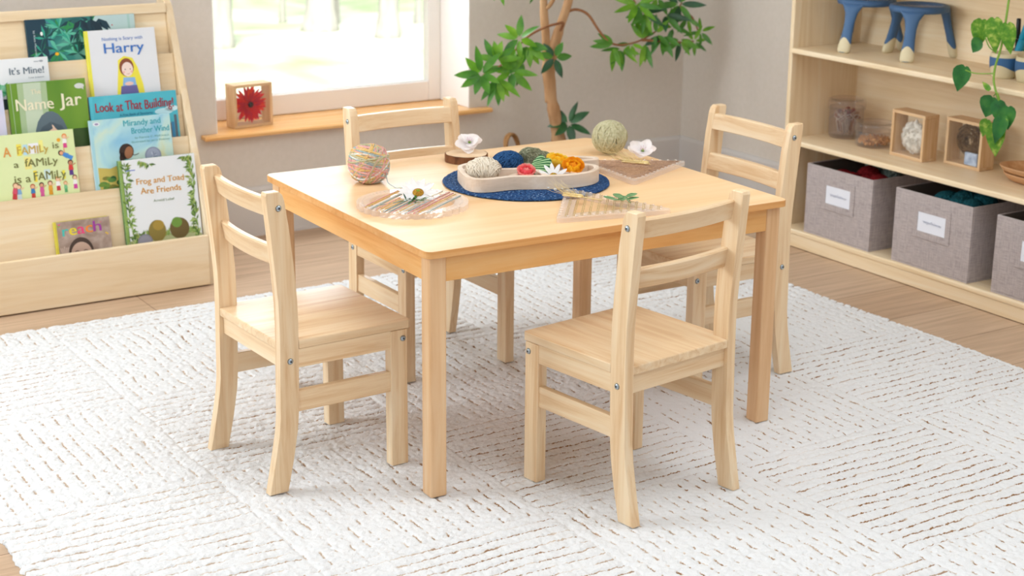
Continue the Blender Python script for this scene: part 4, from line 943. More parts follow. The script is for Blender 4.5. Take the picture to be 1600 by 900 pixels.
# ------------------------------------------------------------------ blue stools
M['bluepaint'] = mat('blue_rubber_paint', '#43668F', 0.5, 0.4); M['cream'] = mat('cream_foot', '#DCCDAA', 0.6)
def stool(label, c, a0, zb=0.6692):
    t = thing('small_stool', label, 'stool', (c[0], c[1], zb), a0, 'blue stools on the top shelf')
    H = 0.172; rt = 0.097
    bm = NB(); lathe(bm, [(rt-0.022, H-0.002), (rt-0.012, H), (rt-0.003, H-0.003), (rt, H-0.010), (rt-0.002, H-0.020), (rt-0.016, H-0.024), (rt-0.028, H-0.018), (rt-0.028, H-0.004), (rt-0.022, H-0.002)], 48); obj('seat_ring', bm, M['bluepaint'], t, True)
    bm = NB(); lathe(bm, [(0, H-0.004), (rt-0.029, H-0.004), (rt-0.029, H-0.010), (0, H-0.010)], 48); obj('glass_top', bm, M['jar'], t)
    for k in range(3):
        a = 2*PI*k/3; ca, sa = math.cos(a), math.sin(a)
        prof = [(H-0.012, 0.081, 0.046, 0.013), (H-0.026, 0.086, 0.034, 0.013), (H-0.044, 0.091, 0.023, 0.013), (H-0.07, 0.098, 0.0185, 0.0125), (0.075, 0.106, 0.0180, 0.0125), (0.050, 0.113, 0.0195, 0.013), (0.030, 0.119, 0.0215, 0.014), (0.012, 0.124, 0.0225, 0.0145), (0.004, 0.126, 0.0205, 0.013), (0.0, 0.126, 0.016, 0.010)]
        for part, zlo, zhi, mt in (('leg', 0.0, 0, 'bluepaint'),):
            bm = NB(); rings = []
            for (z, rr, hw, ht) in prof:
                rings.append([bm.verts.new(((rr+ht*math.cos(q))*ca-hw*math.sin(q)*sa, (rr+ht*math.cos(q))*sa+hw*math.sin(q)*ca, z)) for q in [2*PI*i/20 for i in range(20)]])
            for A, B in zip(rings[:-1], rings[1:]):
                for i in range(20): bm.faces.new((A[i], A[(i+1) % 20], B[(i+1) % 20], B[i]))
            bm.faces.new(rings[0]); bm.faces.new(rings[-1][::-1])
            leg = obj('leg', bm, M['bluepaint'], t, True)
        # cream dipped foot with a curved upper line, a hair proud of the leg
        bm = NB(); rings = []
        for j in range(9):
            f = j/8; ring = []
            for i in range(20):
                q = 2*PI*i/20; ztop = 0.030+0.022*(0.5+0.5*math.cos(2*q)); z = f*ztop
                for (z1, r1, w1, t1), (z0, r0, w0, t0) in zip(prof[:-1], prof[1:]):
                    if z0 <= z <= z1: break
                u = (z-z0)/(z1-z0) if z1 > z0 else 0; rr, hw, ht = r0+(r1-r0)*u, w0+(w1-w0)*u+0.0008, t0+(t1-t0)*u+0.0008
                ring.append(bm.verts.new(((rr+ht*math.cos(q))*ca-hw*math.sin(q)*sa, (rr+ht*math.cos(q))*sa+hw*math.sin(q)*ca, z)))
            rings.append(ring)
        for A, B in zip(rings[:-1], rings[1:]):
            for i in range(20): bm.faces.new((A[i], A[(i+1) % 20], B[(i+1) % 20], B[i]))
        bm.faces.new(rings[0]); obj('foot', bm, M['cream'], leg, True)
stool('blue glass topped stool with cream feet, fully seen on the top shelf', (2.352, 0.950), math.atan2(-0.066, -0.109))
stool('blue stool with cream feet, in the corner at the left end of the top shelf', (2.334, 1.172), math.atan2(-0.030, -0.112))

# ------------------------------------------------------------------ cups and pens
M['cupcream'] = mat('cup_clay', '#D8C8A4', 0.6); M['cupblue'] = mat('cup_blue_band', '#36618F', 0.5)
def cup(label, x, y, r=0.041, h=0.074):
    t = thing('clay_cup', label, 'cup', (x, y, 0.6692), 0, 'cream and blue cups on the top shelf')
    def rad(z): u = z/h; return r*(0.74+0.30*math.sin(PI*(0.08+0.60*u))) if u < 0.95 else r*0.98
    bm = NB(); pr = [(0, 0), (rad(0)*0.95, 0)]+[(rad(h*k/10), 0.001+h*k/10) for k in range(11)]+[(rad(h)-0.004, h+0.001), (rad(h*0.7)-0.005, h*0.7), (rad(h*0.2)-0.005, h*0.2), (0, 0.006)]
    lathe(bm, pr, 36); obj('body', bm, M['cupcream'], t, True)
    bm = NB(); rings = []
    for j in range(7):
        f = j/6; ring = []
        for i in range(36):
            a = 2*PI*i/36; zlo = h*(0.42+0.13*math.sin(2*a+1.0)); z = zlo+(h*0.84-zlo)*f; q = rad(z)+0.0007
            ring.append(bm.verts.new((q*math.cos(a), q*math.sin(a), z+0.001)))
        rings.append(ring)
    for A, B in zip(rings[:-1], rings[1:]):
        for i in range(36): bm.faces.new((A[i], A[(i+1) % 36], B[(i+1) % 36], B[i]))
    obj('painted_band', bm, M['cupblue'], t, True); return t
cup('cream cup with blue band nearest the vine on the top shelf', 2.288, 0.527)
cup('cream cup with blue band cut by the right edge of the picture', 2.292, 0.432)
cup('cream cup with blue band holding markers, behind the two front cups', 2.378, 0.552)
def pen(label, base, top, r, body, cap, kind='marker'):
    b0, t0 = Vector(base), Vector(top); t = thing(kind, label, 'pen', b0); d = (t0-b0)
    bm = NB(); tube(bm, [(0, 0, 0), d*0.03, d*0.60], [r*0.7, r, r], 14); obj('barrel', bm, body, t, True)
    bm = NB(); tube(bm, [d*0.605, d*0.62, d*0.97, d], [r*0.98, r*1.08, r*1.0, r*0.8], 14); obj('cap', bm, cap, t, True)
TE, PU, BK, GR_, WH, VI = mat('teal_plastic', '#1893B4', 0.35), mat('purple_cap', '#8C1F63', 0.35), mat('black_plastic', '#1E2226', 0.4), mat('green_cap', '#2E9A4A', 0.35), mat('grey_plastic', '#8C8A8C', 0.4), mat('violet_plastic', '#7A58A8', 0.35)
zt = 0.6692
pen('fat teal marker leaning right out of the rear cup', (2.376, 0.572, zt+0.010), (2.366, 0.508, zt+0.178), 0.0125, TE, TE)
pen('marker with a purple cap standing in the rear cup', (2.388, 0.548, zt+0.010), (2.400, 0.546, zt+0.195), 0.009, GR_, PU)
pen('black pen standing in the rear cup', (2.392, 0.570, zt+0.010), (2.400, 0.583, zt+0.165), 0.007, BK, BK, 'pen')
pen('grey pen leaning left in the rear cup', (2.366, 0.558, zt+0.010), (2.352, 0.582, zt+0.140), 0.008, WH, WH, 'pen')

# ------------------------------------------------------------------ trailing vine
def leafmat(name, c1, c2, c3, tr=0.25, scale=30, rough=0.35):
    m_ = noisy(name, [(0.30, c1), (0.52, c2), (0.75, c3)], scale, 3, rough, spec=0.45); n, l, b = nodes(m_)
    tl = n.new('ShaderNodeBsdfTranslucent'); src = b.inputs['Base Color'].links[0].from_socket; l.new(src, tl.inputs[0])
    mx = n.new('ShaderNodeMixShader'); mx.inputs[0].default_value = tr; l.new(b.outputs[0], mx.inputs[1]); l.new(tl.outputs[0], mx.inputs[2]); l.new(mx.outputs[0], n['Material Output'].inputs['Surface']); return m_
L1_, L2_ = leafmat('pothos_leaf', '#3F8226', '#6BA032', '#C6D66A', 0.3, 60), leafmat('pothos_dark_leaf', '#1E5A2C', '#2F7436', '#4E8E3E', 0.2, 26)
STM = mat('green_stem', '#7DA33C', 0.5)
vine = thing('pothos_plant', 'green pothos vine hanging down in front of the right shelf', 'plant', (2.26, 0.37, 1.0005))
def vl(p): return (p[0]-2.26, p[1]-0.37, p[2]-1.0005)
bm = NB(); lathe(bm, [(0, 0), (0.060, 0), (0.078, 0.12), (0.084, 0.122), (0.084, 0.132), (0.074, 0.132), (0.070, 0.118), (0, 0.116)], 32); obj('pot', bm, M['cream'], vine, True)
stem = [(2.20, 0.37, 1.125), (2.15, 0.368, 1.15), (2.110, 0.366, 1.08), (2.10, 0.366, 0.95), (2.10, 0.372, 0.860), (2.098, 0.378, 0.790), (2.100, 0.394, 0.735), (2.098, 0.392, 0.690), (2.098, 0.370, 0.640), (2.097, 0.360, 0.595), (2.096, 0.354, 0.560)]
bm = NB(); tube(bm, [vl(p) for p in curvept(stem, 6)], 0.0032, 8)
twigs = [((2.100, 0.393, 0.715), (2.085, 0.450, 0.708), (2.080, 0.487, 0.713)), ((2.098, 0.395, 0.775), (2.09, 0.415, 0.79), (2.09, 0.432, 0.815)), ((2.097, 0.361, 0.595), (2.09, 0.335, 0.60), (2.085, 0.318, 0.59)), ((2.098, 0.388, 0.65), (2.08, 0.36, 0.665), (2.09, 0.355, 0.64))]
for tw in twigs: tube(bm, [vl(p) for p in curvept(list(tw), 5)], 0.0018, 6)
obj('stem', bm, STM, vine, True)
bm = NB(); CU = Vector((-0.80, -0.45, 0.35))
def heart(bm, base, d, up, L, w, mi=0, droop=0.15):
    d = Vector(d).normalized(); up = Vector(up); s = d.cross(up).normalized(); u = s.cross(d).normalized(); base = Vector(vl(base)); rows = []
    for t_, hw in ((-0.06, 0.20), (0.03, 0.40), (0.18, 0.50), (0.38, 0.47), (0.58, 0.36), (0.78, 0.20), (0.92, 0.07), (1.0, 0.0)):
        c = base+d*(L*t_)-u*(droop*L*t_*t_)
        if hw == 0: rows.append([bm.verts.new(c)]); continue
        rows.append([bm.verts.new(c-s*w*hw+u*w*hw*0.30), bm.verts.new(c-s*w*hw*0.5+u*w*hw*0.08), bm.verts.new(c+(d*L*0.05 if t_ < 0 else d*0)), bm.verts.new(c+s*w*hw*0.5+u*w*hw*0.08), bm.verts.new(c+s*w*hw+u*w*hw*0.30)])
    for A, B in zip(rows[:-1], rows[1:]):
        if len(B) == 1:
            for j in range(4): bm.faces.new((A[j], A[j+1], B[0])).material_index = mi
        else:
            for j in range(4): bm.faces.new((A[j], A[j+1], B[j+1], B[j])).material_index = mi
for a_ in (((2.09, 0.470, 0.862), (0, 0.10, -1), 0.085, 0.060, 0), ((2.08, 0.415, 0.872), (0, -0.12, -1), 0.100, 0.058, 0), ((2.09, 0.375, 0.862), (0.05, -0.18, -1), 0.088, 0.052, 0), ((2.09, 0.470, 0.805), (0, 0.5, -0.7), 0.052, 0.045, 1), ((2.080, 0.490, 0.722), (-0.1, 0.25, -1), 0.080, 0.062, 1),
           ((2.085, 0.400, 0.648), (0, 0.35, -0.9), 0.070, 0.066, 1), ((2.085, 0.378, 0.640), (0, -0.2, -1), 0.070, 0.050, 1), ((2.092, 0.345, 0.628), (0, -0.05, -1), 0.068, 0.052, 1), ((2.084, 0.352, 0.600), (-0.1, 0.25, -1), 0.088, 0.050, 1), ((2.086, 0.412, 0.580), (0, 0.3, -1), 0.058, 0.040, 0), ((2.088, 0.378, 0.572), (0, -0.02, -1), 0.098, 0.062, 0), ((2.098, 0.425, 0.665), (0, 0.6, 0.4), 0.040, 0.018, 0)):
    q_ = a_[0] if a_[0][1] == 0.490 else (a_[0][0], a_[0][1]-0.020, a_[0][2])
    heart(bm, q_, a_[1], CU, a_[2], a_[3]*0.92, a_[4])
obj('foliage', bm, [L1_, L2_], vine, True)

# ------------------------------------------------------------------ indoor tree in the corner
tree = thing('indoor_tree', 'tall leafy indoor tree with a forked trunk in the corner behind the table', 'plant', (1.70, 2.10, FZ))
def tl_(p): return (p[0]-1.70, p[1]-2.10, p[2]-FZ)
M['trunk'] = noisy('tan_bark', [(0.3, '#9A6E48'), (0.5, '#BC8F66'), (0.75, '#CDA67E')], 26, 5, 0.85, 0.5, stretch=(1, 1, 0.3)); M['twig'] = noisy('brown_twig', [(0.3, '#8A5A3C'), (0.7, '#A9744E')], 40)
M['wicker'] = noisy('wicker', [(0.3, '#8A5F38'), (0.6, '#B98A5A')], 120, 3, 0.8, 0.6, stretch=(1, 1, 4)); M['soil'] = noisy('soil', [(0.3, '#3A2A1E'), (0.7, '#57412E')], 60)
bm = NB(); prof = [(0, 0), (0.12, 0)]+[(0.128+0.010*math.sin(PI*k/12)+(0.003 if k % 2 else 0), 0.005+0.215*k/12) for k in range(13)]+[(0.120, 0.222), (0.116, 0.19), (0, 0.19)]
lathe(bm, prof, 40, center=(-0.045, 0, 0)); basket = obj('basket', bm, M['wicker'], tree, True)
for s in (-1, 1):
    bm = NB()
    for dz in (0, 0.010): tube(bm, curvept([(s*0.128, -0.045, 0.21), (s*(0.133+dz), -0.03, 0.262), (s*(0.134+dz), 0.0, 0.280), (s*(0.133+dz), 0.03, 0.262), (s*0.128, 0.045, 0.21)], 6), 0.006, 8)
    bmesh.ops.rotate(bm, verts=bm.verts, cent=(0, 0, 0), matrix=Matrix.Rotation(R_(-68), 3, 'Z')); bmesh.ops.translate(bm, verts=bm.verts, vec=(-0.045, 0, 0)); obj('handle', bm, M['wicker'], basket, True)
bm = NB(); lathe(bm, [(0, 0.196), (0.07, 0.200), (0.115, 0.192)], 30, center=(-0.045, 0, 0)); obj('soil', bm, M['soil'], tree, True)
bm = NB()
tube(bm, [tl_(p) for p in curvept([(1.735, 2.10, 0.18), (1.728, 2.10, 0.28), (1.700, 2.10, 0.40), (1.682, 2.10, 0.48), (1.672, 2.098, 0.545), (1.665, 2.095, 0.64), (1.650, 2.09, 0.76), (1.648, 2.09, 1.0), (1.655, 2.09, 1.25)], 5)], [0.028]*5+[0.024]*5+[0.019]*10+[0.015]*10+[0.013]*11, 12)
tube(bm, [tl_(p) for p in curvept([(1.70, 2.108, 0.40), (1.693, 2.108, 0.50), (1.705, 2.11, 0.58), (1.735, 2.11, 0.67), (1.768, 2.11, 0.755), (1.785, 2.11, 0.85), (1.80, 2.10, 1.1), (1.80, 2.10, 1.3)], 5)], [0.022]*5+[0.019]*10+[0.016]*10+[0.012]*11, 12)
tube(bm, [tl_(p) for p in curvept([(1.652, 2.09, 0.74), (1.665, 2.07, 0.76), (1.678, 2.06, 0.80), (1.69, 2.06, 0.9)], 4)], 0.008, 8)
obj('trunk', bm, M['trunk'], tree, True)
bm = NB(); br = []
br.append([(1.728, 2.105, 0.650), (1.722, 2.07, 0.690), (1.680, 2.05, 0.692), (1.620, 2.02, 0.690), (1.545, 2.0, 0.672), (1.500, 1.99, 0.650), (1.455, 1.98, 0.615), (1.405, 1.98, 0.575), (1.33, 1.98, 0.545)])
br.append([(1.755, 2.11, 0.72), (1.79, 2.09, 0.733), (1.83, 2.07, 0.715), (1.87, 2.06, 0.66), (1.905, 2.05, 0.618), (1.945, 2.05, 0.600), (1.99, 2.05, 0.598), (2.06, 2.05, 0.610), (2.15, 2.05, 0.650), (2.23, 2.06, 0.70), (2.27, 2.06, 0.79)])
br.append([(2.06, 2.05, 0.610), (2.14, 2.04, 0.602), (2.24, 2.04, 0.590), (2.30, 2.04, 0.590)])
br.append([(1.79, 2.10, 0.95), (1.90, 2.08, 0.99), (1.99, 2.06, 0.90), (2.00, 2.05, 0.80), (2.03, 2.05, 0.745)])
br.append([(2.23, 2.06, 0.72), (2.30, 2.06, 0.68), (2.33, 2.05, 0.62)])
for b_ in br:
    pts = curvept(b_, 5); tube(bm, [tl_(p) for p in pts], [0.0058-0.0034*i/len(pts) for i in range(len(pts))], 7)
obj('branches', bm, M['twig'], tree, True)
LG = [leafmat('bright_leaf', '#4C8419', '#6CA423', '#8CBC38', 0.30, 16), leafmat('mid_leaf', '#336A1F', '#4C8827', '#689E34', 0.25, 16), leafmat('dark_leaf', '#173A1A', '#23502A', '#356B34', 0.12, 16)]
rg = random.Random(21)
def cluster(bm, c, n, L, w, pal, face=(-0.5, -0.75, 0.3), spread=1.0, a0=0, a1=360, hang=0.0):
    f = Vector(face).normalized(); s = f.cross(Vector((0, 0, 1))).normalized(); u = s.cross(f)
    for k in range(n):
        a = R_(a0+(a1-a0)*(k+rg.uniform(-0.25, 0.25))/n)
        d = s*math.cos(a)+u*math.sin(a)+f*rg.uniform(-0.1, 0.5)*spread+Vector((0, 0, -hang))
        leaf(bm, Vector(tl_(c))+d*0.006, d, f+Vector((rg.uniform(-.4, .4), rg.uniform(-.4, .4), rg.uniform(-.3, .5))), L*rg.uniform(0.8, 1.15), w*rg.uniform(0.85, 1.15), rg.choice(pal), 0.22, rg.uniform(0.0, 0.25), n=6)
bm = NB()
cluster(bm, (1.318, 1.97, 0.552), 9, 0.085, 0.030, [0, 1, 1])
cluster(bm, (1.435, 1.96, 0.552), 8, 0.082, 0.032, [0, 0, 1])
cluster(bm, (1.385, 1.98, 0.592), 6, 0.075, 0.028, [0, 0, 1], a0=20, a1=200)
cluster(bm, (1.385, 1.97, 0.530), 6, 0.085, 0.028, [0, 1], a0=200, a1=340, hang=0.4)
cluster(bm, (1.478, 1.98, 0.662), 7, 0.075, 0.028, [0, 0, 1])
cluster(bm, (1.510, 1.97, 0.640), 6, 0.080, 0.030, [0, 1, 1], a0=180, a1=350, hang=0.4)
cluster(bm, (1.50, 1.98, 0.578), 4, 0.075, 0.026, [1], a0=290, a1=420)
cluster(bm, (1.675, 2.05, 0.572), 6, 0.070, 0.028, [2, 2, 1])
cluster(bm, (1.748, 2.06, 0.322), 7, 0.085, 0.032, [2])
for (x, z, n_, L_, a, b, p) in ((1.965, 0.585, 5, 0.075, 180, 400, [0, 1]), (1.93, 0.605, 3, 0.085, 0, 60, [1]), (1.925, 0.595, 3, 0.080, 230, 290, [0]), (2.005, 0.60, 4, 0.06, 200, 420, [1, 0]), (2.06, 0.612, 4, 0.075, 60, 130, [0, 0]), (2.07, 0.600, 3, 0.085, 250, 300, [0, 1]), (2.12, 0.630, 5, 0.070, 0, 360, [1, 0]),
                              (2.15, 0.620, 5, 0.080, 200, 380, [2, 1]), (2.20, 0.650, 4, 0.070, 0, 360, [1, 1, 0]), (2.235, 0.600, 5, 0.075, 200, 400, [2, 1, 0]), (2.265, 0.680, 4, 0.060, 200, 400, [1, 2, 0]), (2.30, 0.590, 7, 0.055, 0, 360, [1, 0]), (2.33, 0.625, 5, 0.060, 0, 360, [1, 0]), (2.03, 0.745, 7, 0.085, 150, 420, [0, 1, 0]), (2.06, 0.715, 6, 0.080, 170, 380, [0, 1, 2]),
                              (2.12, 0.765, 5, 0.085, 0, 360, [0, 1]), (2.225, 0.735, 8, 0.090, 0, 360, [1, 2, 1]), (2.16, 0.70, 3, 0.080, 180, 300, [1, 2]), (2.27, 0.780, 5, 0.085, 20, 200, [1, 2]), (1.60, 0.86, 6, 0.08, 0, 360, [0, 1]), (1.425, 0.862, 6, 0.08, 170, 330, [0, 1]), (1.90, 0.95, 7, 0.09, 0, 360, [0, 1]), (2.08, 0.90, 8, 0.09, 0, 360, [0, 1])):
    cluster(bm, (x, 2.04, z), n_, L_, L_*0.30, p, a0=a, a1=b, hang=0.15)
for k in range(60):
    a = rg.uniform(0, 6.28); q = rg.uniform(0.05, 0.36); z = rg.uniform(1.12, 1.45)
    cluster(bm, (1.73+q*math.cos(a), 2.02+0.35*q*math.sin(a)*0.6, z), 5, 0.085, 0.028, [0, 1])
obj('foliage', bm, LG, tree, True)
bm = NB()
for k in range(14):
    a = rg.uniform(0, 6.28); tube(bm, [tl_(p) for p in curvept([(1.70+0.05*math.cos(a), 2.10, rg.uniform(0.9, 1.25)), (1.73+0.3*math.cos(a), 2.05+0.08*math.sin(a), rg.uniform(1.15, 1.35)), (1.73+0.36*math.cos(a), 2.02+0.1*math.sin(a), rg.uniform(1.1, 1.4))], 4)], 0.004, 6)
obj('twigs', bm, M['twig'], tree, True)

# ------------------------------------------------------------------ things on the table
TZ = TH+0.0003
rg = random.Random(31)
# multicoloured ball of yarn
ball = thing('yarn_ball', 'ball of pink, yellow and grey yarn standing on the table by the left chair', 'yarn', (0.196, 0.640, TZ))
bm = NB(); ellipsoid(bm, (0, 0, 0.046), (0.043, 0.043, 0.044), 24, 16, mi=4)
cols = [0, 1, 2, 3, 0, 2, 1, 4]
for k in range(100):
    lower = k % 2
    th = R_(rg.uniform(8, 30)) if not lower else R_(rg.uniform(48, 72)); az = R_(rg.uniform(60, 130) if not lower else rg.uniform(230, 300)+rg.uniform(-25, 25))
    if k < 20: th, az = rg.uniform(0, 1.2), rg.uniform(0, 6.28)
    R3 = (Matrix.Rotation(az, 3, 'Z') @ Matrix.Rotation(th, 3, 'X')); off = rg.uniform(-0.55, 0.75) if not lower else rg.uniform(-0.7, 0.3); rad = math.sqrt(1-off*off); pts = []
    lf = rg.uniform(0.97, 1.05)
    for i in range(44):
        a = 2*PI*i/44; p = R3 @ Vector((rad*math.cos(a), rad*math.sin(a), off+0.03*math.sin(a*2+k)))
        q = (abs(p.x)**2.6+abs(p.y)**2.6+abs(p.z)**2.6)**(1/2.6); p = p/q*lf
        pts.append((p.x*0.0445, p.y*0.0445, max(0.0022, 0.0465+p.z*0.0450)))
    tube(bm, pts, rg.uniform(0.0022, 0.0032), 5, mi=cols[rg.randrange(8)], closed=True)
obj('winding', bm, [Y['pink'], Y['gold'], Y['grey'], Y['olive'], Y['white']], ball, True)
bm = NB(); tube(bm, curvept([(0.024, -0.045, 0.030), (0.020, -0.060, 0.010), (0.022, -0.085, 0.004), (0.016, -0.112, 0.006), (0.022, -0.133, 0.010), (0.020, -0.160, 0.0145)], 6), 0.0011, 6); obj('loose_end', bm, Y['grey'], ball, True)

def softpetal(name, c, k=0.4):
    m_ = mat(name, c, 0.6, 0.2); n, l, b = nodes(m_); tl = n.new('ShaderNodeBsdfTranslucent'); tl.inputs[0].default_value = C(c)
    mx = n.new('ShaderNodeMixShader'); mx.inputs[0].default_value = k; l.new(b.outputs[0], mx.inputs[1]); l.new(tl.outputs[0], mx.inputs[2]); l.new(mx.outputs[0], n['Material Output'].inputs['Surface']); return m_
def daisy(name, label, loc, tilt, r, n, loc_up=(0, 0, 1)):
    t = thing(name, label, 'flower', loc, rot=tilt)
    bm = NB()
    for k in range(n):
        a = 2*PI*k/n+rg.uniform(-0.06, 0.06)
        petal(bm, (0.006*math.cos(a), 0.006*math.sin(a), 0.003+0.0012*(k % 2)), (math.cos(a), math.sin(a), rg.uniform(0.05, 0.22)), (0, 0, 1), r*rg.uniform(0.85, 1.0), r*0.30, rg.uniform(-0.25, 0.1), -0.15, n=6, mcols=2)
    obj('petals', bm, M['petalw'], t, True)
    bm = NB(); ellipsoid(bm, (0, 0, 0.006), (r*0.30, r*0.30, r*0.16), 16, 8); ellipsoid(bm, (0, 0, 0.0085), (r*0.15, r*0.15, r*0.13), 12, 6, mi=1)
    obj('flower_eye', bm, [M['eyegold'], M['eyegreen']], t, True)
    bm = NB(); lathe(bm, [(0, 0), (0.004, 0.0), (0.007, 0.003), (0.006, 0.005)], 12); obj('calyx', bm, STM, t, True)
    return t
M['petalw'] = softpetal('white_petal', '#FAF9FA'); M['eyegold'] = noisy('gold_eye', [(0.35, '#8A5F18'), (0.65, '#C9952E')], 400, 2, 0.8, 0.6); M['eyegreen'] = noisy('green_eye', [(0.35, '#5F7A1E'), (0.65, '#93A838')], 400, 2, 0.8, 0.6)
# round loom
LC = (0.170, 0.372)
loom = thing('round_loom', 'round clear acrylic weaving loom with pastel threads on the table', 'loom', (LC[0], LC[1], TZ), 0.0)
CH_D = Vector((0.148, 0.105)).normalized(); a_ch = math.atan2(CH_D.y, CH_D.x)
bm = NB(); ro, ri, lh = 0.129, 0.098, 0.012; n_ = 120; ring = []
for k in range(n_):
    a = 2*PI*k/n_; rel = (math.degrees(a-a_ch)) % 360; teeth = 130 < rel < 265
    q = ro-(0.007 if teeth and (k % 4) in (0,) else 0); ring.append([bm.verts.new((q*math.cos(a), q*math.sin(a), 0.0)), bm.verts.new((q*math.cos(a), q*math.sin(a), lh)), bm.verts.new((ri*math.cos(a), ri*math.sin(a), lh)), bm.verts.new((ri*math.cos(a), ri*math.sin(a), 0.0))])
for k in range(n_):
    A, B = ring[k], ring[(k+1) % n_]
    for i in range(4): bm.faces.new((A[i], B[i], B[(i+1) % 4], A[(i+1) % 4]))
lo = obj('ring', bm, M['acryl'], loom)
bm = NB()
for k in range(60):
    a = 2*PI*k/60; rel = (math.degrees(a-a_ch)) % 360
    if 130 < rel < 265: lathe(bm, [(0, 0.0165), (0.0030, 0.0160), (0.0042, 0.0140), (0.0042, 0.0122), (0, 0.0122)], 8, center=(0.122*math.cos(a), 0.122*math.sin(a), 0))
    else: lathe(bm, [(0.0018, 0.0123), (0.0026, 0.0128), (0.0026, 0.0121)], 8, center=(0.115*math.cos(a), 0.115*math.sin(a), 0))
obj('pegs', bm, M['acryl'], loom, True)
bm = NB(); PN = Vector((-CH_D.y, CH_D.x)); k = 0
for i in range(9):
    off = 0.070-0.0185*i
    for j in (-1, 1):
        o_ = off+j*0.0032; hl = math.sqrt(max(0, 0.124**2-o_**2)); p0 = PN*o_-CH_D*hl; p1 = PN*(o_+rg.uniform(-0.004, 0.004))+CH_D*(hl-0.006)
        tube(bm, [(p0.x, p0.y, 0.0135), ((p0.x+p1.x)/2, (p0.y+p1.y)/2, 0.0138+rg.uniform(0, 0.001)), (p1.x, p1.y, 0.0135)], 0.0013 if k % 3 else 0.0017, 5, mi=[0, 1, 2, 3, 0, 1, 2][k % 7]); k += 1
tube(bm, curvept([(p.x, p.y, 0.0135) for p in (PN*0.06-CH_D*0.09, PN*0.02-CH_D*0.02, PN*0.01+CH_D*0.05)], 6), 0.0011, 5, mi=2)
obj('threads', bm, [Y['gold'], Y['pink'], Y['grey'], Y['white']], loom, True)
daisy('daisy', 'white daisy resting on the round loom', (0.192, 0.385, TZ+0.022), (R_(24), R_(-14), 0), 0.044, 19)
bm = NB()
for k in range(46):
    a = rg.uniform(0, 6.28); q = rg.uniform(0, 0.026); leaf(bm, (q*math.cos(a)*1.2, q*math.sin(a)*0.7, 0.001+rg.uniform(0, 0.003)), (math.cos(a+rg.uniform(-1, 1)), math.sin(a+rg.uniform(-1, 1)), rg.uniform(0, 0.6)), (0, 0, 1), rg.uniform(0.012, 0.022), 0.005, rg.choice([1, 2]), 0.2, 0.1, n=3)
o = obj('green_sprig', bm, LG, None, True); o.location = (0.162, 0.352, TZ+0.0155); tag(o, 'ferny green sprig under the daisy on the round loom', 'sprig')

# placemat
def matmat():
    m_ = mat('braided_denim', '#2B4F80', 0.85, 0.25); n, l, b = nodes(m_)
    tc = n.new('ShaderNodeTexCoord'); nz = n.new('ShaderNodeTexNoise'); nz.inputs['Scale'].default_value = 170; nz.inputs['Detail'].default_value = 3; l.new(tc.outputs['Object'], nz.inputs['Vector'])
    rp = ramp(n, [(0.30, C('#0A1C3A')), (0.46, C('#193A68')), (0.60, C('#28527F')), (0.76, C('#9DAEC2'))]); l.new(nz.outputs['Fac'], rp.inputs['Fac']); l.new(rp.outputs[0], b.inputs['Base Color'])
    bp = n.new('ShaderNodeBump'); bp.inputs['Strength'].default_value = 0.6; bp.inputs['Distance'].default_value = 0.003; l.new(nz.outputs['Fac'], bp.inputs['Height']); l.new(bp.outputs[0], b.inputs['Normal']); return m_
MC = (0.530, 0.449)
bm = NB(); pr = [(0, 0.0003)]; lathe_p = [(0.0, 0.0), (0.200, 0.0)]; rr = 0.205
prof = [(0.0, 0.0002), (rr-0.004, 0.0002), (rr, 0.003)]
nr = 18
for k in range(nr*4, 0, -1): prof.append((rr*k/(nr*4)-0.0005, 0.0042+0.0016*abs(math.sin(PI*k/4.0))))
prof.append((0, 0.005)); lathe(bm, prof, 96)
for v in bm.verts:
    a = math.atan2(v.co.y, v.co.x); q = math.hypot(v.co.x, v.co.y)
    if q > 0.01: v.co.x *= 1+0.008*math.sin(5*a)+0.005*math.sin(13*a); v.co.z += (0.0008*math.sin(a*60+q*900) if v.co.z > 0.003 else 0)
o = obj('placemat', bm, matmat(), None, True); o.location = (MC[0], MC[1], TZ); tag(o, 'round braided dark blue placemat under the wooden tray', 'placemat')

# lobed wooden tray
KZ = TZ+0.0066
tc_ = (0.528, 0.425)
outl = [(0.352, 0.392), (0.385, 0.376), (0.445, 0.371), (0.515, 0.337), (0.580, 0.318), (0.635, 0.322), (0.674, 0.346), (0.690, 0.376), (0.682, 0.402), (0.660, 0.424), (0.664, 0.440), (0.695, 0.438), (0.732, 0.434), (0.745, 0.458), (0.715, 0.490), (0.665, 0.512), (0.610, 0.530), (0.560, 0.520), (0.530, 0.512), (0.500, 0.540), (0.445, 0.560), (0.395, 0.545), (0.375, 0.515), (0.358, 0.470), (0.345, 0.425)]
ol = catmull([(x-tc_[0], y-tc_[1]) for x, y in outl], 5)
def inset(pts, d):
    out = []; n = len(pts)
    for i in range(n):
        t = Vector(pts[(i+1) % n])-Vector(pts[i-1]); t.normalize(); out.append((pts[i][0]-t.y*d, pts[i][1]+t.x*d))
    return out
tray = thing('sorting_tray', 'pale wooden lobed sorting tray full of yarn and flowers on the blue placemat', 'tray', (tc_[0], tc_[1], KZ))
il = inset(ol, 0.0125); TRH = 0.033
bm = NB(); n_ = len(ol)
rings = [[bm.verts.new((x, y, 0)) for x, y in ol], [bm.verts.new((x, y, TRH-0.0015)) for x, y in ol], [bm.verts.new((x, y, TRH)) for x, y in inset(ol, 0.0015)], [bm.verts.new((x, y, TRH)) for x, y in inset(ol, 0.011)], [bm.verts.new((x, y, TRH-0.0015)) for x, y in il], [bm.verts.new((x, y, 0.008)) for x, y in il]]
for A, B in zip(rings[:-1], rings[1:]):
    for k in range(n_): bm.faces.new((A[k], A[(k+1) % n_], B[(k+1) % n_], B[k]))
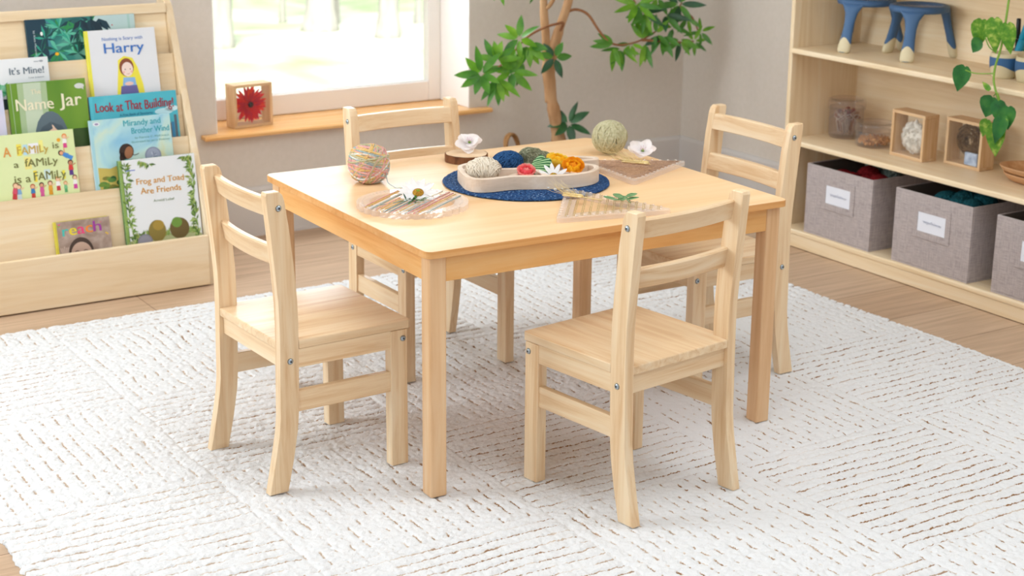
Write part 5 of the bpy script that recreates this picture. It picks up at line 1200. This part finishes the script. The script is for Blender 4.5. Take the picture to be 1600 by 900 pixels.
bm.faces.new(rings[0][::-1]); bm.faces.new(rings[-1]); obj('body', bm, M['traywood'], tray)
hub = Vector((0.540-tc_[0], 0.428-tc_[1]))
for (x, y) in ((0.440, 0.382), (0.520, 0.348), (0.600, 0.332), (0.670, 0.392), (0.560, 0.508), (0.470, 0.545), (0.372, 0.500)):
    e = Vector((x-tc_[0], y-tc_[1])); d = e-hub; L_ = d.length; bm = NB(); box(bm, 0, L_, -0.007, 0.007, 0.0082, TRH-0.0004, 0.0015, mat=Matrix.Translation((hub.x, hub.y, 0)) @ Matrix.Rotation(math.atan2(d.y, d.x), 4, 'Z')); obj('divider', bm, M['traywood'], tray)
FZT = KZ+0.0085
def hank(name, label, loc, r, mt, n, sr, tilt=None, lumps=None):
    bm = NB()
    for (dx, dy, dz, q) in (lumps or [(0, 0, 0, 1.0)]):
        rr = (r[0]*q, r[1]*q, r[2]*q); ellipsoid(bm, (dx, dy, dz+r[2]), (rr[0]*0.96, rr[1]*0.96, rr[2]*0.96), 20, 12); wound(bm, (dx, dy, dz+r[2]), rr, n, sr, rg, seg=30, jitter=0.10, tilt=tilt)
    zmin = min(v.co.z for v in bm.verts)
    bmesh.ops.translate(bm, verts=bm.verts, vec=(0, 0, -zmin))
    o = obj(name, bm, mt, None, True); o.location = loc; return tag(o, label, 'yarn')
hank('yarn_bundle', 'bundle of cream yarn in the left lobe of the wooden tray', (0.407, 0.450, FZT), (0.044, 0.038, 0.028), Y['cream'], 80, 0.0013, tilt=(R_(88), 0.5, R_(60), 0.6))
hank('yarn_bundle', 'bundle of denim blue yarn at the back of the wooden tray', (0.502, 0.492, FZT), (0.040, 0.030, 0.027), Y['blue'], 50, 0.0017)
hank('yarn_bundle', 'fuzzy grey green yarn bundle at the back of the wooden tray', (0.600, 0.496, FZT), (0.026, 0.020, 0.021), Y['moss'], 26, 0.0016, lumps=[(-0.030, 0.006, 0.014, 1.0), (-0.022, 0.0, 0.002, 1.1), (0.0, -0.004, 0.004, 1.0), (0.028, -0.008, -0.002, 0.85), (-0.010, 0.010, 0.014, 0.8), (0.014, 0.004, 0.006, 0.7)])
def ranunculus(label, loc, r, mats_, tilt):
    t = thing('ranunculus', label, 'flower', loc, rot=tilt); bm = NB()
    for ring_ in range(6):
        q = r*(1.0-0.15*ring_); nn = 8-ring_ if ring_ < 4 else 4
        for k in range(nn):
            a = 2*PI*(k+0.5*(ring_ % 2))/nn+rg.uniform(-0.1, 0.1)
            petal(bm, (0.12*r*math.cos(a), 0.12*r*math.sin(a), 0.0015*ring_), (math.cos(a), math.sin(a), 0.15+0.24*ring_), (0, 0, 1), q, q*1.15, 0.75+0.22*ring_, 0.55, mi=0 if ring_ % 2 else 1, n=5, mcols=4)
    obj('petals', bm, mats_, t, True)
    bm = NB(); ellipsoid(bm, (0, 0, r*0.42), (r*0.24, r*0.24, r*0.24), 14, 8); obj('flower_eye', bm, M['eyegreen'], t, True)
    bm = NB(); lathe(bm, [(0, 0), (0.005, 0), (0.008, 0.003), (0, 0.004)], 10); obj('calyx', bm, STM, t, True)
YE1, YE2 = softpetal('yellow_petal', '#FFCB2E'), softpetal('lemon_petal', '#FFE25A'); PK1, PK2 = softpetal('coral_petal', '#FA7078'), softpetal('blush_petal', '#FFAAA2')
ranunculus('yellow ranunculus flower further back in the tray, behind the daisy', (0.600, 0.424, FZT+0.018), 0.036, [YE1, YE2], (R_(12), 0, 0.4))
ranunculus('golden ranunculus flower in the right lobe of the wooden tray', (0.612, 0.368, FZT+0.016), 0.035, [YE1, softpetal('amber_petal', '#FDB62C')], (R_(28), R_(-18), 0))
ranunculus('coral pink ranunculus flower in the middle of the wooden tray', (0.492, 0.392, FZT+0.014), 0.029, [PK1, PK2], (R_(22), R_(-12), 0))
daisy('daisy', 'white daisy leaning on the front rim of the wooden tray', (0.545, 0.352, FZT+0.013), (R_(38), R_(-20), 0), 0.036, 12)
def stripeleaf():
    m_ = mat('striped_leaf', '#2E6B34', 0.4, 0.4); n, l, b = nodes(m_); tc = n.new('ShaderNodeTexCoord'); wv = n.new('ShaderNodeTexWave'); wv.inputs['Scale'].default_value = 60; wv.inputs['Distortion'].default_value = 1.0; wv.bands_direction = 'DIAGONAL'
    l.new(tc.outputs['Object'], wv.inputs['Vector']); rp = ramp(n, [(0.55, C('#23602F')), (0.78, C('#A2C08A'))]); l.new(wv.outputs['Fac'], rp.inputs['Fac']); l.new(rp.outputs[0], b.inputs['Base Color']); return m_
M['stripeleaf'] = stripeleaf()
bm = NB()
petal(bm, (-0.02, 0, 0), (1, 0.1, 0.35), (-0.5, -0.7, 0.8), 0.062, 0.054, 0.4, -0.4, n=7, mcols=6); petal(bm, (0.0, 0.01, 0), (0.7, 0.5, 0.6), (-0.6, -0.6, 0.8), 0.052, 0.046, 0.3, -0.4, n=7, mcols=6)
o = obj('striped_leaf', bm, M['stripeleaf'], None, True); o.location = (0.536, 0.405, FZT+0.012); tag(o, 'green and cream striped leaf in the tray between the pink flower and the daisy', 'leaf')

# wood slice with a white blossom
M['bark'+'2'] = noisy('slice_bark', [(0.3, '#4E2E1C'), (0.55, '#7A4E30'), (0.8, '#9A6A44')], 60, 5, 0.9, 0.8, stretch=(1, 1, 0.3)); M['slice'] = noisy('slice_top', [(0.3, '#D9B48C'), (0.7, '#E9CBA8')], 20, 4, 0.7)
sl = thing('wood_slice', 'round bark edged wood slice under the white blossom at the back of the table', 'wood slice', (0.530, 0.735, TZ))
bm = NB(); out = [(0.056*(1+0.03*math.sin(3*a)+0.015*math.sin(11*a))*math.cos(a), 0.056*(1+0.03*math.sin(3*a)+0.015*math.sin(11*a))*math.sin(a)) for a in [2*PI*k/48 for k in range(48)]]
prism(bm, out, 'z', 0, 0.020, 0.001); obj('bark', bm, M['bark2'], sl)
bm = NB(); prism(bm, [(x*0.95, y*0.95) for x, y in out], 'z', 0.0201, 0.0206); obj('cut_face', bm, M['slice'], sl)
BLW = softpetal('blossom_petal', '#FBF5F4'); BLP = mat('blossom_pink', '#E9C7CF', 0.6)
def blossom(label, loc, r, n, seed, face=(-0.4, -0.6, 0.7)):
    q = random.Random(seed); t = thing('white_blossom', label, 'flower', loc); f = Vector(face).normalized(); s = f.orthogonal().normalized(); u = f.cross(s); bm = NB()
    for k in range(n):
        a = 2*PI*k/n+q.uniform(-0.3, 0.3); d = s*math.cos(a)+u*math.sin(a)+f*q.uniform(-0.1, 0.75)
        petal(bm, f*0.002*k/n, d, f+Vector((q.uniform(-.3, .3),)*3), r*q.uniform(0.75, 1.1), r*q.uniform(0.7, 0.95), q.uniform(-0.2, 0.6), 0.30, n=7, mcols=6, wav=0.035, rng=q)
    for v in bm.verts: v.co.z *= 0.72
    zmin = min(v.co.z for v in bm.verts); zs = -zmin
    bmesh.ops.translate(bm, verts=bm.verts, vec=(0, 0, zs)); obj('petals', bm, BLW, t, True)
    bm = NB(); c = f*0.006+Vector((0, 0, zs)); ellipsoid(bm, c, (0.004, 0.004, 0.004), 10, 6)
    for k in range(6): a = k; e = (s*math.cos(a)+u*math.sin(a))*0.008+f*0.012; tube(bm, [c, c+e], 0.0008, 5, mi=1)
    obj('flower_eye', bm, [STM, BLP], t, True)
blossom('crumpled white blossom on the bark edged wood slice', (0.545, 0.748, TZ+0.0209), 0.043, 11, 3, face=(-0.25, -0.45, 0.85))

# olive yarn, rear triangular loom
hank('yarn_ball', 'olive beige ball of yarn at the back right of the table', (0.902, 0.622, TZ), (0.045, 0.042, 0.041), Y['olive'], 70, 0.0030, tilt=(R_(90), 0.45, 0.0, PI))
def tri_loom(label, pts, loc_z, mt_threads, nthreads, along):
    c = Vector((sum(p[0] for p in pts)/3, sum(p[1] for p in pts)/3)); P3 = [Vector(p)-c for p in pts]
    t = thing('triangle_loom', label, 'loom', (c.x, c.y, loc_z))
    def rounded(P3, r):
        out = []
        for i in range(3):
            a, b, d = P3[i-1], P3[i], P3[(i+1) % 3]; e0 = (a-b).normalized(); e1 = (d-b).normalized(); ang = e0.angle(e1); L_ = r/math.tan(ang/2); p0, p1 = b+e0*L_, b+e1*L_
            for k in range(7):
                u = k/6; out.append(p0*(1-u)**2+b*2*u*(1-u)+p1*u*u)
        return out
    sgn = (P3[1]-P3[0]).cross(P3[2]-P3[1]); P3 = P3 if sgn > 0 else P3[::-1]
    o_ = rounded(P3, 0.012); i_ = rounded([p*0.62 for p in P3], 0.004)
    bm = NB(); n_ = 21; h = 0.0115
    R4 = [[bm.verts.new((p.x, p.y, z)) for p in L_] for L_, z in ((o_, 0), (o_, h-0.001), ([p*0.993 for p in o_], h), (i_, h), (i_, 0))]
    for A, B in zip(R4, R4[1:]+R4[:1]):
        for k in range(n_): bm.faces.new((A[k], A[(k+1) % n_], B[(k+1) % n_], B[k]))
    obj('frame', bm, M['acryl'], t)
    bm = NB()
    for i in range(3):
        a, b = P3[i]*0.93, P3[(i+1) % 3]*0.93
        for k in range(1, 13): p = a.lerp(b, k/13); lathe(bm, [(0, 0.0150), (0.0028, 0.0147), (0.0034, 0.0135), (0.0034, 0.0118), (0, 0.0118)], 8, center=(p.x, p.y, 0))
    obj('pegs', bm, M['acryl'], t, True)
    bm = NB(); A, B, D = [Vector(p)-c for p in pts]           # threads run between side A-B and side A-D (apex A)
    for k in range(nthreads):
        u = 0.10+0.84*k/(nthreads-1); p, q = A.lerp(B, u)*0.93, A.lerp(D, u)*0.93
        for j in (-1, 1):
            e = (B-A).normalized()*0.0022*j; tube(bm, [(p.x+e.x, p.y+e.y, 0.0137), (q.x+e.x, q.y+e.y, 0.0137)], 0.00075, 5, mi=k % len(mt_threads))
    obj('threads', bm, mt_threads, t, True); return c
TH1 = yarnmat('brown_thread', '#9C765E', '#C09A7E'); TH2 = yarnmat('straw_thread', '#A98F5A', '#CBB382')
tri_loom('clear triangular loom with brown threads at the right back of the table', [(0.7376, 0.2852), (1.0000, 0.4120), (0.7580, 0.5600)], TZ, [TH1], 16, 0)
tri_loom('clear triangular loom with straw threads at the front of the table', [(0.6480, 0.0080), (0.5520, 0.3080), (0.3660, 0.0700)], TZ, [TH2], 13, 0)
blossom('pale pink white blossom lying on the rear triangular loom', (0.925, 0.505, TZ+0.0152), 0.043, 9, 14, face=(-0.35, -0.55, 0.75))
WH1 = noisy('wheat_grain', [(0.3, '#DDBE7A'), (0.7, '#EFD9A6')], 200, 2, 0.7)
def wheat(label, loc, rz, L, stalk, aw=0.055, n=9):
    t = thing('wheat_ear', label, 'wheat', loc, rz); bm = NB()
    for k in range(n):
        for s in (-1, 1, 0):
            x = L*k/n; ellipsoid(bm, (x, s*0.0042, 0.0045+(0.003 if s == 0 else 0)), (0.0062, 0.0026, 0.0026), 8, 5, rot=Matrix.Rotation(s*0.35, 3, 'Z'))
    obj('grains', bm, WH1, t, True)
    bm = NB(); tube(bm, [(-stalk, 0.002, 0.0022), (-stalk*0.5, 0.001, 0.0030), (0, 0, 0.004), (L, 0, 0.004)], 0.0012, 6); obj('stalk', bm, WH1, t, True)
    bm = NB()
    for k in range(n):
        for s in (-1, 0, 1): x = L*k/n+0.005; tube(bm, [(x, s*0.005, 0.006), (x+aw*0.5, s*(0.007+rg.uniform(0, .010)), 0.010+rg.uniform(0, 0.014)), (x+aw*rg.uniform(.7, 1.1), s*(0.012+rg.uniform(0, .024)), 0.010+rg.uniform(0, 0.036))], [0.0004, 0.0003, 0.00012], 4)
    obj('awns', bm, WH1, t, True)
wheat('wheat ear lying across the front triangular loom', (0.515, 0.190, TZ+0.0146), R_(122), 0.045, 0.055, 0.045)
wheat('wheat ear lying across the rear triangular loom beside the blossom', (0.868, 0.410, TZ+0.0146), R_(128), 0.065, 0.010, 0.060, 11)
bm = NB()
for k, (x, y, a) in enumerate(((0, 0, 40), (0.012, -0.004, -20), (-0.014, 0.006, 120), (0.004, 0.010, 80), (-0.006, -0.008, 200), (0.02, 0.004, 10))):
    petal(bm, (x, y, 0.001*k), (math.cos(R_(a)), math.sin(R_(a)), 0.12), (0, 0, 1), 0.030, 0.022, 0.05, 0.2, n=5, mcols=4)
tube(bm, [(0.01, -0.01, 0.002), (0.004, -0.03, 0.001)], 0.001, 5)
o = obj('green_leaf_sprig', bm, M['stripeleaf'], None, True); o.location = (0.580, 0.120, TZ+0.0160); tag(o, 'small green striped leaves on the front triangular loom', 'leaf')
